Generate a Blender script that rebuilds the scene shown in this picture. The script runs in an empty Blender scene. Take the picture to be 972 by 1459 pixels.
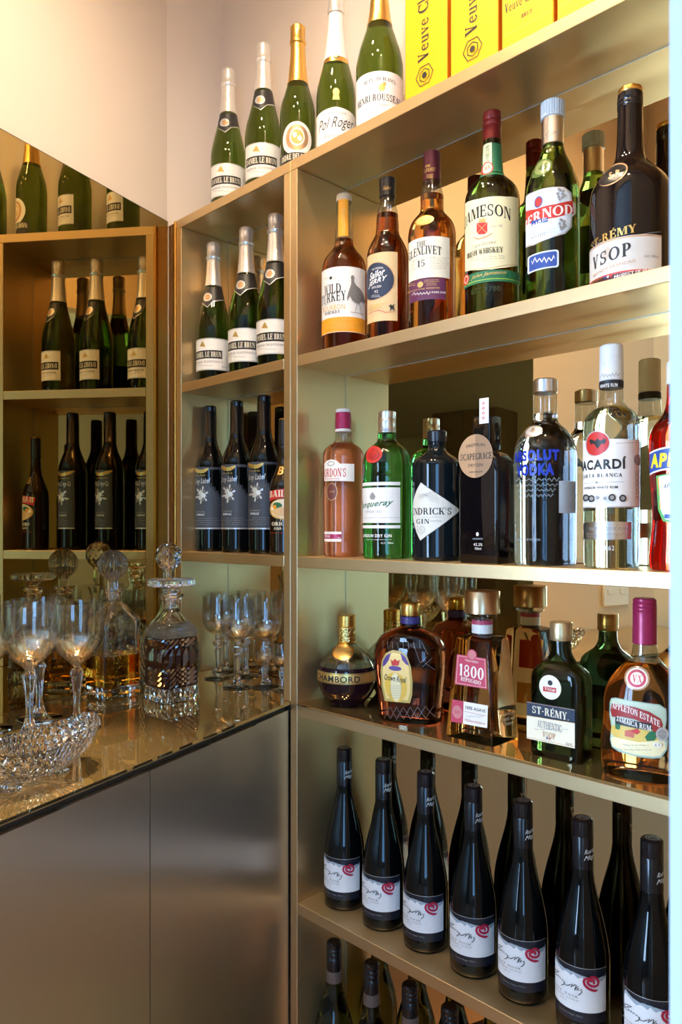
import bpy, bmesh, math, random
from math import sin, cos, pi, radians as rad, sqrt, asin, atan2
from mathutils import Vector, Matrix
from mathutils.geometry import tessellate_polygon
random.seed(7)
SC = bpy.context.scene
COL = SC.collection

# ---------------------------------------------------------------- camera, light, exposure
F, HZ, CX, E = 1070.0, 750.0, 486.0, 1.263        # focal length in px, horizon row, centre column, eye height
S = Vector((.7046, -.7096)); N = Vector((.7096, .7046)); D0 = .96      # along the shelves / into the shelves / distance of their front
M = Vector((.446, .895)); NM = Vector((.895, -.446))                   # along the mirror wall / out of the mirror wall
SHROT = atan2(S.y, S.x)

cam = bpy.data.cameras.new('camera'); camo = bpy.data.objects.new('camera', cam); COL.objects.link(camo)
camo.location = (0, 0, E); camo.rotation_euler = (pi/2, 0, 0)
cam.sensor_fit = 'HORIZONTAL'; cam.sensor_width = 36; cam.lens = F*36/972; cam.shift_y = 20.5/972
cam.clip_start = .02
cam.dof.use_dof = True; cam.dof.focus_distance = 1.3; cam.dof.aperture_fstop = 13
SC.camera = camo
SC.view_settings.view_transform = 'Standard'; SC.view_settings.look = 'None'
SC.view_settings.gamma = 1; SC.view_settings.use_curve_mapping = False
SC.view_settings.exposure = 0.24
cy = SC.cycles
cy.use_denoising = True
cy.max_bounces = 12; cy.glossy_bounces = 6; cy.transmission_bounces = 10; cy.diffuse_bounces = 3; cy.transparent_max_bounces = 20
cy.sample_clamp_indirect = 14.0; cy.blur_glossy = .5

def SH(u, d, z=0):
    p = S*u + N*(D0+d)
    return Vector((p.x, p.y, z))

W = bpy.data.worlds.new('world'); SC.world = W; W.use_nodes = True
bg = W.node_tree.nodes['Background']; bg.inputs[0].default_value = (.45, .66, 1, 1); bg.inputs[1].default_value = 1.0

def area_light(name, loc, aim, sx, sy, col, watt):
    l = bpy.data.lights.new(name, 'AREA'); l.shape = 'RECTANGLE'; l.size = sx; l.size_y = sy; l.color = col; l.energy = watt
    o = bpy.data.objects.new(name, l); COL.objects.link(o); o.location = loc
    o.rotation_euler = (Vector(aim)-Vector(loc)).to_track_quat('-Z', 'Y').to_euler()
    return o
# daylight entering the two windows of the room outside the nook: one behind the camera, one on its left
BY, LX, RX = -2.6, -2.6, 2.6                       # back, left and right walls of the outer room
WB = (-.68, .22, .30, 2.15)                       # window behind: x0, x1, z0, z1
WL = (-1.55, .05, .35, 2.15)                       # window on the left: y0, y1, z0, z1
area_light('window_daylight_behind', ((WB[0]+WB[1])/2, BY-.06, (WB[2]+WB[3])/2), ((WB[0]+WB[1])/2, 0, (WB[2]+WB[3])/2), WB[1]-WB[0], WB[3]-WB[2], (.20, .53, 1.0), 62)
area_light('window_daylight_left', (LX-.06, (WL[0]+WL[1])/2, (WL[2]+WL[3])/2), (0, (WL[0]+WL[1])/2, (WL[2]+WL[3])/2), WL[1]-WL[0], WL[3]-WL[2], (.46, .70, 1.0), 270)
DOWN = [(-.96, -.34, 18), (-.86, -.70, 22), (-.62, -.42, 33), (-.28, -.48, 13), (-.52, -.90, 19)]    # ceiling downlights: u, d, watt

# ---------------------------------------------------------------- materials
MATS = {}
def nodes_of(name):
    m = bpy.data.materials.new(name); m.use_nodes = True
    nt = m.node_tree; return m, nt, nt.nodes['Principled BSDF']
def mixcol(nt, a, b, fac):
    mx = nt.nodes.new('ShaderNodeMix'); mx.data_type = 'RGBA'
    mx.inputs[6].default_value = (*a, 1); mx.inputs[7].default_value = (*b, 1)
    nt.links.new(fac, mx.inputs[0]); return mx.outputs[2]
def noise(nt, scale, stretch=(1, 1, 1), detail=2, coord='Object'):
    tc = nt.nodes.new('ShaderNodeTexCoord'); mp = nt.nodes.new('ShaderNodeMapping'); mp.inputs['Scale'].default_value = stretch
    nz = nt.nodes.new('ShaderNodeTexNoise'); nz.inputs['Scale'].default_value = scale; nz.inputs['Detail'].default_value = detail
    nt.links.new(tc.outputs[coord], mp.inputs[0]); nt.links.new(mp.outputs[0], nz.inputs['Vector']); return nz.outputs['Fac']
def bump(nt, p, h, strength, dist=.001):
    b = nt.nodes.new('ShaderNodeBump'); b.inputs['Strength'].default_value = strength; b.inputs['Distance'].default_value = dist
    nt.links.new(h, b.inputs['Height']); nt.links.new(b.outputs[0], p.inputs['Normal']); return b
def solid(name, col, rough=.5, metal=0, vary=.06, nscale=60, coat=0, stretch=(1, 1, 1), bumps=0, bdist=.001, spec=.5, sheen=0):
    if name in MATS: return MATS[name]
    m, nt, p = nodes_of(name)
    f = noise(nt, nscale, stretch)
    lo = tuple(c*(1-vary) for c in col); hi = tuple(min(1, c*(1+vary)) for c in col)
    nt.links.new(mixcol(nt, lo, hi, f), p.inputs['Base Color'])
    p.inputs['Roughness'].default_value = rough; p.inputs['Metallic'].default_value = metal
    p.inputs['Coat Weight'].default_value = coat; p.inputs['Coat Roughness'].default_value = .03
    p.inputs['Specular IOR Level'].default_value = spec
    if bumps: bump(nt, p, f, bumps, bdist)
    MATS[name] = m; return m
def glass(name, col, ior=1.45, rough=0, trans=1.0, cut=None, cutdepth=.002):
    if name in MATS: return MATS[name]
    m, nt, p = nodes_of(name)
    f = noise(nt, 20)
    nt.links.new(mixcol(nt, tuple(c*.985 for c in col), col, f), p.inputs['Base Color'])
    p.inputs['Roughness'].default_value = rough; p.inputs['IOR'].default_value = ior; p.inputs['Transmission Weight'].default_value = trans
    if cut:      # ground diamond cuts: |sin(a th + b z)| crossed with |sin(a th - b z)|, between two heights
        a, b, z0, z1 = cut
        tc = nt.nodes.new('ShaderNodeTexCoord'); sp = nt.nodes.new('ShaderNodeSeparateXYZ'); nt.links.new(tc.outputs['Object'], sp.inputs[0])
        def mth(op, *ins):
            n_ = nt.nodes.new('ShaderNodeMath'); n_.operation = op
            for i, v in enumerate(ins):
                if isinstance(v, (int, float)): n_.inputs[i].default_value = v
                else: nt.links.new(v, n_.inputs[i])
            return n_.outputs[0]
        th = mth('ARCTAN2', sp.outputs[1], sp.outputs[0]); at = mth('MULTIPLY', th, a/2); bz = mth('MULTIPLY', sp.outputs[2], b)
        s1 = mth('ABSOLUTE', mth('SINE', mth('ADD', at, bz))); s2 = mth('ABSOLUTE', mth('SINE', mth('SUBTRACT', at, bz)))
        h = mth('MINIMUM', mth('MULTIPLY', s1, 1.4), mth('MULTIPLY', s2, 1.4)); h = mth('MINIMUM', h, 1.0)
        msk = mth('MULTIPLY', mth('GREATER_THAN', sp.outputs[2], z0), mth('LESS_THAN', sp.outputs[2], z1))
        bump(nt, p, mth('MULTIPLY', h, msk), 1.0, cutdepth)
    MATS[name] = m; return m
def brushed(name, col, rough, aniso=.5, stretch=(90, 90, 1.2), vary=.05, metal=1.0):
    if name in MATS: return MATS[name]
    m, nt, p = nodes_of(name)
    f = noise(nt, 14, stretch, 3)
    nt.links.new(mixcol(nt, tuple(c*(1-vary) for c in col), tuple(min(1, c*(1+vary)) for c in col), f), p.inputs['Base Color'])
    p.inputs['Metallic'].default_value = metal
    mr = nt.nodes.new('ShaderNodeMapRange'); mr.inputs['To Min'].default_value = rough-.04; mr.inputs['To Max'].default_value = rough+.05
    nt.links.new(f, mr.inputs[0]); nt.links.new(mr.outputs[0], p.inputs['Roughness'])
    p.inputs['Anisotropic'].default_value = aniso
    bump(nt, p, f, .06, .0004)
    MATS[name] = m; return m
def facing(nt, base=.03):        # surface reflection of a thin pane, the same from either side
    lw = nt.nodes.new('ShaderNodeLayerWeight'); lw.inputs[0].default_value = .5
    pw = nt.nodes.new('ShaderNodeMath'); pw.operation = 'POWER'; pw.inputs[1].default_value = 4; nt.links.new(lw.outputs['Facing'], pw.inputs[0])
    ma = nt.nodes.new('ShaderNodeMath'); ma.operation = 'MULTIPLY_ADD'; ma.inputs[1].default_value = .8; ma.inputs[2].default_value = base; nt.links.new(pw.outputs[0], ma.inputs[0])
    return ma.outputs[0]
def thin(name, col, refl=.07):        # thin clear glass: see-through with a surface reflection that grows at grazing angles
    if name in MATS: return MATS[name]
    m, nt, p = nodes_of(name); nt.nodes.remove(p)
    out = nt.nodes['Material Output']
    t = nt.nodes.new('ShaderNodeBsdfTransparent')
    f = noise(nt, 12); nt.links.new(mixcol(nt, tuple(c*.97 for c in col), col, f), t.inputs[0])
    g = nt.nodes.new('ShaderNodeBsdfGlossy'); g.inputs['Roughness'].default_value = .02
    mx = nt.nodes.new('ShaderNodeMixShader'); nt.links.new(facing(nt, refl), mx.inputs[0]); nt.links.new(t.outputs[0], mx.inputs[1]); nt.links.new(g.outputs[0], mx.inputs[2])
    nt.links.new(mx.outputs[0], out.inputs[0]); MATS[name] = m; return m

def cut_thin(name, zc):     # blown crystal: clear thin wall, ground facets below zc that catch more light
    if name in MATS: return MATS[name]
    m, nt, p = nodes_of(name); nt.nodes.remove(p); out = nt.nodes['Material Output']
    t = nt.nodes.new('ShaderNodeBsdfTransparent'); f = noise(nt, 30); nt.links.new(mixcol(nt, (.975, .97, .955), (.995, .993, .985), f), t.inputs[0])
    g = nt.nodes.new('ShaderNodeBsdfGlossy'); g.inputs['Roughness'].default_value = .01
    tc = nt.nodes.new('ShaderNodeTexCoord'); sp = nt.nodes.new('ShaderNodeSeparateXYZ'); nt.links.new(tc.outputs['Object'], sp.inputs[0])
    mr = nt.nodes.new('ShaderNodeMapRange'); mr.inputs[1].default_value = zc-.003; mr.inputs[2].default_value = zc+.003; mr.inputs[3].default_value = .20; mr.inputs[4].default_value = 0; nt.links.new(sp.outputs[2], mr.inputs[0])
    ad = nt.nodes.new('ShaderNodeMath'); ad.operation = 'ADD'; nt.links.new(mr.outputs[0], ad.inputs[0]); nt.links.new(facing(nt, .04), ad.inputs[1])
    mx = nt.nodes.new('ShaderNodeMixShader'); nt.links.new(ad.outputs[0], mx.inputs[0]); nt.links.new(t.outputs[0], mx.inputs[1]); nt.links.new(g.outputs[0], mx.inputs[2])
    nt.links.new(mx.outputs[0], out.inputs[0]); MATS[name] = m; return m

CHAMP = brushed('champagne_laminate', (.68, .515, .285), .40, .3, metal=.95)
DOORM = brushed('brushed_door_laminate', (.80, .70, .58), .34, .75, metal=1.0)
MIRROR = solid('bronze_mirror', (.66, .52, .30), .004, 1, .01, 3)
MIRRORL = solid('bronze_wall_mirror', (.46, .34, .14), .004, 1, .01, 3)
COUNTER = solid('bronze_counter_mirror', (.74, .55, .26), .008, .94, .02, 3)
MEDGE = solid('polished_mirror_edge', (.55, .58, .52), .15, .6, .1, 80)
DARKG = solid('shadow_gap_black', (.02, .018, .015), .6)
OUTW = solid('taupe_wall_paint', (.30, .25, .20), .7, 0, .03, 6)
WALL = solid('beige_wall_paint', (.81, .71, .62), .7, 0, .02, 6, bumps=.05)
CEIL = solid('ceiling_paint', (.86, .83, .78), .8, 0, .02, 5)
FLOOR = solid('timber_floor', (.24, .15, .09), .35, 0, .3, 3, stretch=(1, 12, 1))
WHITE = solid('white_gloss_paint', (.90, .92, .93), .3, 0, .01, 8)
def P(name, col, rough=.45, **k): return solid(name, col, rough, vary=k.pop('vary', .03), nscale=k.pop('nscale', 120), **k)
paper = P('paper_white', (.86, .85, .82)); cream = P('paper_cream', (.86, .80, .50)); creamw = P('paper_ivory', (.86, .82, .66))
ink = P('ink_black', (.018, .018, .02)); inkgrey = P('ink_grey', (.30, .30, .30)); gold = solid('gold_print', (.72, .49, .16), .35, .8, .05)
goldf = solid('gold_foil', (.83, .52, .14), .28, 1, .12, 220, bumps=.5, bdist=.0008)
silverf = solid('silver_foil', (.88, .87, .85), .28, .7, .10, 260, bumps=.6, bdist=.0009)
silver = solid('silver_cap', (.76, .77, .78), .28, 1, .04, 120); silverp = solid('silver_print', (.62, .63, .65), .38, .5, .05)
copper = solid('copper_print', (.62, .38, .21), .42, .55, .06); black = P('black_plastic', (.015, .015, .017), .28); blackf = P('black_screwcap', (.006, .006, .009), .2, coat=.1)
red = P('ink_red', (.55, .03, .025)); orange = P('ink_orange', (.86, .36, .02)); green = P('ink_green', (.02, .16, .07)); blue = P('ink_blue', (.02, .07, .33))
purple = P('ink_purple', (.13, .03, .09)); plum = solid('plum_cap', (.12, .02, .035), .3, .3, .05); raspb = solid('raspberry_cap', (.40, .02, .10), .3, .2, .05)
navy = P('ink_navy', (.02, .035, .075)); slate = P('paper_slate', (.05, .064, .092), .5); yellow = P('carton_yellow', (.80, .43, .0), .45, vary=.01); cartor = P('carton_orange', (.70, .22, .005), .45)
tan = P('paper_tan', (.72, .52, .27)); pink = P('ink_pink', (.52, .06, .12)); paleb = P('paper_pale_blue', (.66, .76, .86)); tan2 = P('print_ochre', (.70, .45, .12))
champg = glass('green_champagne_glass', (.135, .215, .026), 1.36); wineg = solid('black_wine_glass', (.002, .0025, .003), .03, 0, .1, 20, spec=.34)
amber = glass('amber_spirit', (.80, .36, .08), 1.38); rum = glass('dark_rum_spirit', (.42, .12, .035), 1.38); deepam = glass('deep_amber_spirit', (.55, .15, .028), 1.38)
greeng = glass('green_bottle_glass', (.08, .50, .14), 1.38); olive = glass('olive_bottle_glass', (.19, .33, .05), 1.38); jamg = glass('dark_green_bottle_glass', (.085, .14, .02), 1.38)
clearl = glass('clear_spirit', (.94, .98, 1.0), 1.33); mintl = glass('mint_tinted_spirit', (.86, .98, .92), 1.36); pinkl = glass('pink_gin', (.99, .47, .36), 1.36); redl = glass('red_aperitif', (.92, .05, .02), 1.36)
tequ = glass('reposado_tequila', (.98, .62, .26), 1.34); necks = thin('clear_neck_glass', (.80, .82, .79), .10); neckg = thin('green_neck_glass', (.45, .62, .30))
crystal = glass('cut_crystal', (.995, .99, .98), 1.52)

# ---------------------------------------------------------------- mesh builder
class MB:
    def __init__(s): s.v, s.f, s.m, s.mats = [], [], [], []
    def mi(s, mat):
        if mat not in s.mats: s.mats.append(mat)
        return s.mats.index(mat)
    def add(s, vs, fs, mat):
        k = len(s.v); i = s.mi(mat); s.v += [tuple(v) for v in vs]
        for f in fs: s.f.append(tuple(k+j for j in f)); s.m.append(i)
    def box(s, x0, x1, y0, y1, z0, z1, mat, bev=.0008):
        b = min(bev, abs(x1-x0)*.3, abs(y1-y0)*.3, abs(z1-z0)*.3)
        bm = bmesh.new(); bmesh.ops.create_cube(bm, size=1)
        for v in bm.verts: v.co = ((x0+x1)/2+v.co.x*(x1-x0), (y0+y1)/2+v.co.y*(y1-y0), (z0+z1)/2+v.co.z*(z1-z0))
        if b > 0: bmesh.ops.bevel(bm, geom=bm.edges[:], offset=b, segments=1, affect='EDGES')
        bm.verts.index_update(); s.add([v.co for v in bm.verts], [[v.index for v in f.verts] for f in bm.faces], mat); bm.free()
    def loft(s, rings, mat, cap0=True, cap1=True):      # rings: lists of 3-D points, equal counts, counter-clockwise from above
        n = len(rings[0]); vs = [p for r in rings for p in r]; fs = []
        for i in range(len(rings)-1):
            for j in range(n): fs.append((i*n+j, i*n+(j+1) % n, (i+1)*n+(j+1) % n, (i+1)*n+j))
        if cap0: fs.append(tuple(reversed(range(n))))
        if cap1: fs.append(tuple(range((len(rings)-1)*n, len(rings)*n)))
        s.add(vs, fs, mat)
    def lathe(s, prof, mat, seg=48, fn=None, cap0=True, cap1=True):   # prof (r, z) going up
        rings = []
        for r, z in prof:
            rings.append([((r*(fn(2*pi*j/seg, z) if fn else 1))*sin(2*pi*j/seg), -(r*(fn(2*pi*j/seg, z) if fn else 1))*cos(2*pi*j/seg), z) for j in range(seg)])
        s.loft(rings, mat, cap0, cap1)
    def build(s, name, parent=None, loc=None, smooth=40):
        me = bpy.data.meshes.new(name); me.from_pydata(s.v, [], s.f)
        for m in s.mats: me.materials.append(m)
        me.polygons.foreach_set('material_index', s.m)
        bm = bmesh.new(); bm.from_mesh(me); bmesh.ops.recalc_face_normals(bm, faces=bm.faces) if smooth != -1 else None; bm.to_mesh(me); bm.free()
        if smooth and smooth > 0:
            me.polygons.foreach_set('use_smooth', [True]*len(me.polygons)); me.set_sharp_from_angle(angle=rad(smooth))
        me.update()
        o = bpy.data.objects.new(name, me); COL.objects.link(o)
        if parent: o.parent = parent
        if loc is not None: o.location = loc
        return o
def tag(o, label, cat, group=None):
    o['label'] = label; o['category'] = cat
    if group: o['group'] = group
    return o
def empty(name, loc, rz=0):
    o = bpy.data.objects.new(name, None); COL.objects.link(o); o.location = loc; o.rotation_euler = (0, 0, rz); o.empty_display_size = .05; return o
def copy_tree(o, parent=None):
    c = o.copy(); COL.objects.link(c); c.parent = parent
    for ch in list(o.children): copy_tree(ch, c)
    return c
def struct(o): o['kind'] = 'structure'; return o
def pchip(xs, ys):
    n = len(xs); h = [xs[i+1]-xs[i] for i in range(n-1)]; d = [(ys[i+1]-ys[i])/h[i] for i in range(n-1)]
    m = [0.0]*n; m[0] = d[0]; m[-1] = d[-1]
    for i in range(1, n-1):
        if d[i-1]*d[i] > 0:
            w1 = 2*h[i]+h[i-1]; w2 = h[i]+2*h[i-1]; m[i] = (w1+w2)/(w1/d[i-1]+w2/d[i])
    def f(x):
        if x <= xs[0]: return ys[0]
        if x >= xs[-1]: return ys[-1]
        i = max(j for j in range(n-1) if xs[j] <= x); t = (x-xs[i])/h[i]
        return (2*t**3-3*t*t+1)*ys[i]+(t**3-2*t*t+t)*h[i]*m[i]+(-2*t**3+3*t*t)*ys[i+1]+(t**3-t*t)*h[i]*m[i+1]
    return f
def upx(x, D=D0):            # position along the shelves of the point seen in column x at distance D
    Y = D/(N.x*(x-CX)/F+N.y); X = (x-CX)/F*Y
    return S.x*X+S.y*Y

# ---------------------------------------------------------------- lettering
TXT = {}
def text2d(t, bold=0.0, shear=0.0, spacing=1.0):
    k = (t, bold, shear, spacing)
    if k in TXT: return TXT[k]
    cu = bpy.data.curves.new('t', 'FONT'); cu.body = t; cu.size = 1; cu.offset = bold; cu.shear = shear; cu.resolution_u = 3; cu.space_character = spacing
    ob = bpy.data.objects.new('t', cu); me = ob.to_mesh()
    vs = [(v.co.x, v.co.y) for v in me.vertices]; fs = [tuple(p.vertices) for p in me.polygons]
    ob.to_mesh_clear(); bpy.data.objects.remove(ob); bpy.data.curves.remove(cu)
    x0 = min(v[0] for v in vs); x1 = max(v[0] for v in vs); y0 = min(v[1] for v in vs); y1 = max(v[1] for v in vs)
    vs = [((x-x0)/(x1-x0), (y-y0)/(y1-y0)) for x, y in vs]
    TXT[k] = (vs, fs, (x1-x0)/(y1-y0)); return TXT[k]

# a small roman alphabet with serifs, for the printed names
def roman_glyph(ch):
    T_, t_, sl, sh = .20, .085, .06, .07; P_ = []
    def q(x0, y0, x1, y1): P_.append([(x0, y0), (x1, y0), (x1, y1), (x0, y1)])
    def stem(x, y0=0, y1=1, w=T_, s0=1, s1=1):
        q(x, y0, x+w, y1)
        if s0: q(x-sl, y0, x+w+sl, y0+sh)
        if s1: q(x-sl, y1-sh, x+w+sl, y1)
    def bar(x0, x1, y, h=t_): q(x0, y-h/2, x1, y+h/2)
    def diag(x0, y0, x1, y1, w): P_.append([(x0, y0), (x0+w, y0), (x1+w, y1), (x1, y1)])
    def foot(x, y, w=.26):
        q(x-w/2, y, x+w/2, y+sh)
    def bowl(cx, cy_, rx, ry, a0, a1, tw=T_, tn=t_, n=16):
        for i in range(n):
            b0, b1 = rad(a0+(a1-a0)*i/n), rad(a0+(a1-a0)*(i+1)/n)
            P_.append([(cx+rx*cos(b0), cy_+ry*sin(b0)), (cx+rx*cos(b1), cy_+ry*sin(b1)), (cx+(rx-tw)*cos(b1), cy_+(ry-tn)*sin(b1)), (cx+(rx-tw)*cos(b0), cy_+(ry-tn)*sin(b0))])
    def tip(x, y0, y1, w=t_): q(x, y0, x+w, y1)
    A = {'É': 'E', 'Í': 'I'}.get(ch, ch)
    if A == 'A': diag(.07, 0, .33, 1, .08); diag(.52, 0, .30, 1, T_); bar(.16, .56, .32); foot(.10, 0, .24); foot(.61, 0, .28); W_ = .76
    elif A == 'B': stem(.07); bar(.2, .38, .97); bar(.2, .4, .52); bar(.2, .4, .03); bowl(.36, .755, .26, .245, -90, 90); bowl(.37, .265, .30, .265, -90, 90); W_ = .70
    elif A == 'C': bowl(.44, .5, .42, .5, 48, 312); tip(.70, .66, 1); tip(.70, 0, .34); W_ = .80
    elif A == 'D': stem(.07); bar(.2, .36, .97); bar(.2, .36, .03); bowl(.33, .5, .45, .5, -90, 90); W_ = .82
    elif A == 'E': stem(.07); bar(.2, .60, .97); bar(.2, .48, .52); bar(.2, .62, .03); tip(.56, .72, 1); tip(.44, .40, .64); tip(.58, 0, .30); W_ = .69
    elif A == 'F': stem(.07); bar(.2, .60, .97); bar(.2, .48, .52); tip(.56, .72, 1); tip(.44, .40, .64); W_ = .65
    elif A == 'G': bowl(.44, .5, .42, .5, 48, 312); tip(.70, .66, 1); stem(.62, .02, .42, .15, 0, 1); W_ = .84
    elif A == 'H': stem(.07); stem(.57); bar(.2, .6, .51); W_ = .81
    elif A == 'I': stem(.07); W_ = .31
    elif A == 'J': stem(.24, .2, 1, T_, 0, 1); bowl(.20, .22, .21, .24, 180, 360, .15); W_ = .47
    elif A == 'K': stem(.07); diag(.22, .40, .58, 1, .09); diag(.54, 0, .30, .56, T_); foot(.66, .945, .26); foot(.64, 0, .30); W_ = .80
    elif A == 'L': stem(.07); bar(.2, .60, .03); tip(.56, 0, .32); W_ = .67
    elif A == 'M': stem(.07, w=.09); stem(.75); diag(.40, 0, .10, 1, T_); diag(.42, 0, .72, 1, .07); W_ = .99
    elif A == 'N': stem(.07, w=.08); stem(.63, w=.08, s0=0); diag(.57, 0, .08, 1, T_); W_ = .78
    elif A in 'OQ': bowl(.44, .5, .43, .5, 0, 360, n=28); W_ = .88
    if A == 'Q': diag(.62, -.18, .42, .12, .14)
    if A == '0': bowl(.34, .5, .32, .5, 0, 360, n=28); W_ = .68
    elif A == 'P': stem(.07); bar(.2, .38, .97); bar(.2, .38, .46); bowl(.35, .715, .29, .285, -90, 90); W_ = .68
    elif A == 'R': stem(.07); bar(.2, .38, .97); bar(.2, .40, .48); bowl(.35, .73, .28, .27, -90, 90); diag(.56, 0, .34, .50, T_); foot(.68, 0, .24); W_ = .80
    elif A == 'S': bowl(.32, .735, .27, .265, 40, 270, .14); bowl(.32, .265, .29, .265, -140, 90, .14); bar(.28, .36, .5, .10); tip(.50, .68, 1); tip(.06, 0, .32); W_ = .66
    elif A == 'T': stem(.27, s1=0); bar(.03, .68, .97); tip(.03, .72, 1); tip(.62, .72, 1); W_ = .73
    elif A == 'U': stem(.07, .3, 1, T_, 0, 1); stem(.60, .3, 1, .08, 0, 1); bowl(.375, .32, .305, .33, 180, 360, .12, .09); W_ = .79
    elif A == 'V': diag(.30, 0, .06, 1, T_); diag(.34, 0, .58, 1, .08); foot(.14, .945, .30); foot(.62, .945, .24); W_ = .76
    elif A == 'W': diag(.26, 0, .05, 1, .15); diag(.29, 0, .46, .9, .07); diag(.62, 0, .42, 1, .15); diag(.66, 0, .86, 1, .07); foot(.12, .945, .28); foot(.90, .945, .22); W_ = 1.03
    elif A == 'X': diag(.50, 0, .06, 1, T_); diag(.06, 0, .54, 1, .08); foot(.12, 0, .24); foot(.60, 0, .28); foot(.12, .945, .28); foot(.60, .945, .24); W_ = .76
    elif A == 'Y': stem(.29, 0, .5, T_, 1, 0); diag(.28, .45, .04, 1, T_); diag(.38, .45, .58, 1, .08); foot(.12, .945, .28); foot(.62, .945, .24); W_ = .75
    elif A == 'Z': bar(.06, .60, .97); bar(.06, .62, .03); diag(.06, .03, .43, .97, T_); tip(.06, .70, 1); tip(.57, 0, .30); W_ = .69
    elif A == '1': stem(.16, s1=0); diag(.04, .80, .16, 1, .10); W_ = .46
    elif A == '2': bowl(.31, .72, .27, .28, -20, 165, .14); diag(.05, .05, .42, .62, .12); bar(.04, .58, .07, .13); W_ = .64
    elif A == '4': stem(.36, s1=0); bar(.03, .62, .30); diag(.03, .28, .36, 1, .08); W_ = .66
    elif A == '5': bar(.10, .55, .95, .10); tip(.10, .50, .97); bowl(.29, .32, .29, .32, -150, 120, .15); W_ = .62
    elif A == '6': bowl(.32, .31, .30, .31, 0, 360, .14); bowl(.44, .45, .42, .55, 95, 185, .14); W_ = .66
    elif A == '8': bowl(.33, .745, .25, .255, 0, 360, .12); bowl(.33, .265, .30, .275, 0, 360, .14); W_ = .67
    elif A == "'": q(.05, .72, .14, 1); W_ = .2
    elif A == '-': q(.05, .42, .34, .52); W_ = .40
    elif A == '.': q(.06, 0, .18, .12); W_ = .24
    elif A == ' ': W_ = .34
    elif A == 'e': bowl(.30, .32, .28, .33, 20, 325, .13); bar(.10, .56, .36, .06); W_ = .60
    elif A == 'o': bowl(.31, .32, .29, .33, 0, 360, .13); W_ = .62
    elif A == 'c': bowl(.30, .32, .28, .33, 45, 320, .13); tip(.46, .42, .58, .08); W_ = .56
    elif A == 'u': stem(.08, .16, .64, .14, 0, 0); q(.0, .59, .12, .64); stem(.42, 0, .64, .14, 0, 0); q(.35, .59, .48, .64); q(.52, 0, .63, .05); bowl(.28, .17, .20, .18, 180, 340, .08); W_ = .66
    elif A == 'v': diag(.24, 0, .03, .64, .14); diag(.26, 0, .46, .64, .07); foot(.10, .59, .24); foot(.50, .59, .2); W_ = .60
    elif A == 'l': stem(.07, 0, 1.05, .14, 1, 0); q(.0, .99, .12, 1.05); W_ = .29
    elif A == 'i': stem(.07, 0, .64, .14, 1, 0); q(.0, .59, .12, .64); q(.07, .78, .21, .93); W_ = .29
    elif A == 'q': bowl(.30, .32, .28, .33, 0, 360, .13); stem(.46, -.30, .64, .13, 1, 0); W_ = .68
    elif A == 't': stem(.10, .12, .90, .13, 0, 0); bar(.0, .36, .61, .06); bowl(.27, .15, .17, .16, 180, 320, .09); W_ = .40
    elif not P_ and A != ' ': q(.06, 0, .5, .7); W_ = .56
    if ch in 'ÉÍ':
        x = .30 if ch == 'É' else .12; P_.append([(x, 1.07), (x+.08, 1.07), (x+.24, 1.25), (x+.12, 1.25)])
    return P_, W_
def roman(t, spacing=1.0, shear=0.0):
    k = ('roman', t, spacing, shear)
    if k in TXT: return TXT[k]
    vs, fs, x = [], [], 0
    for ch in t:
        ps, w = roman_glyph(ch)
        for p in ps:
            b = len(vs); vs += [(x+a+shear*z, z) for a, z in p]; fs.append(tuple(range(b, b+len(p))))
        x += w+.07+(spacing-1)*.5
    x0 = min(v[0] for v in vs); x1 = max(v[0] for v in vs); y0 = min(v[1] for v in vs); y1 = max(v[1] for v in vs)
    TXT[k] = ([((a-x0)/(x1-x0), (b-y0)/(y1-y0)) for a, b in vs], fs, (x1-x0)/(y1-y0)); return TXT[k]

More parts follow.
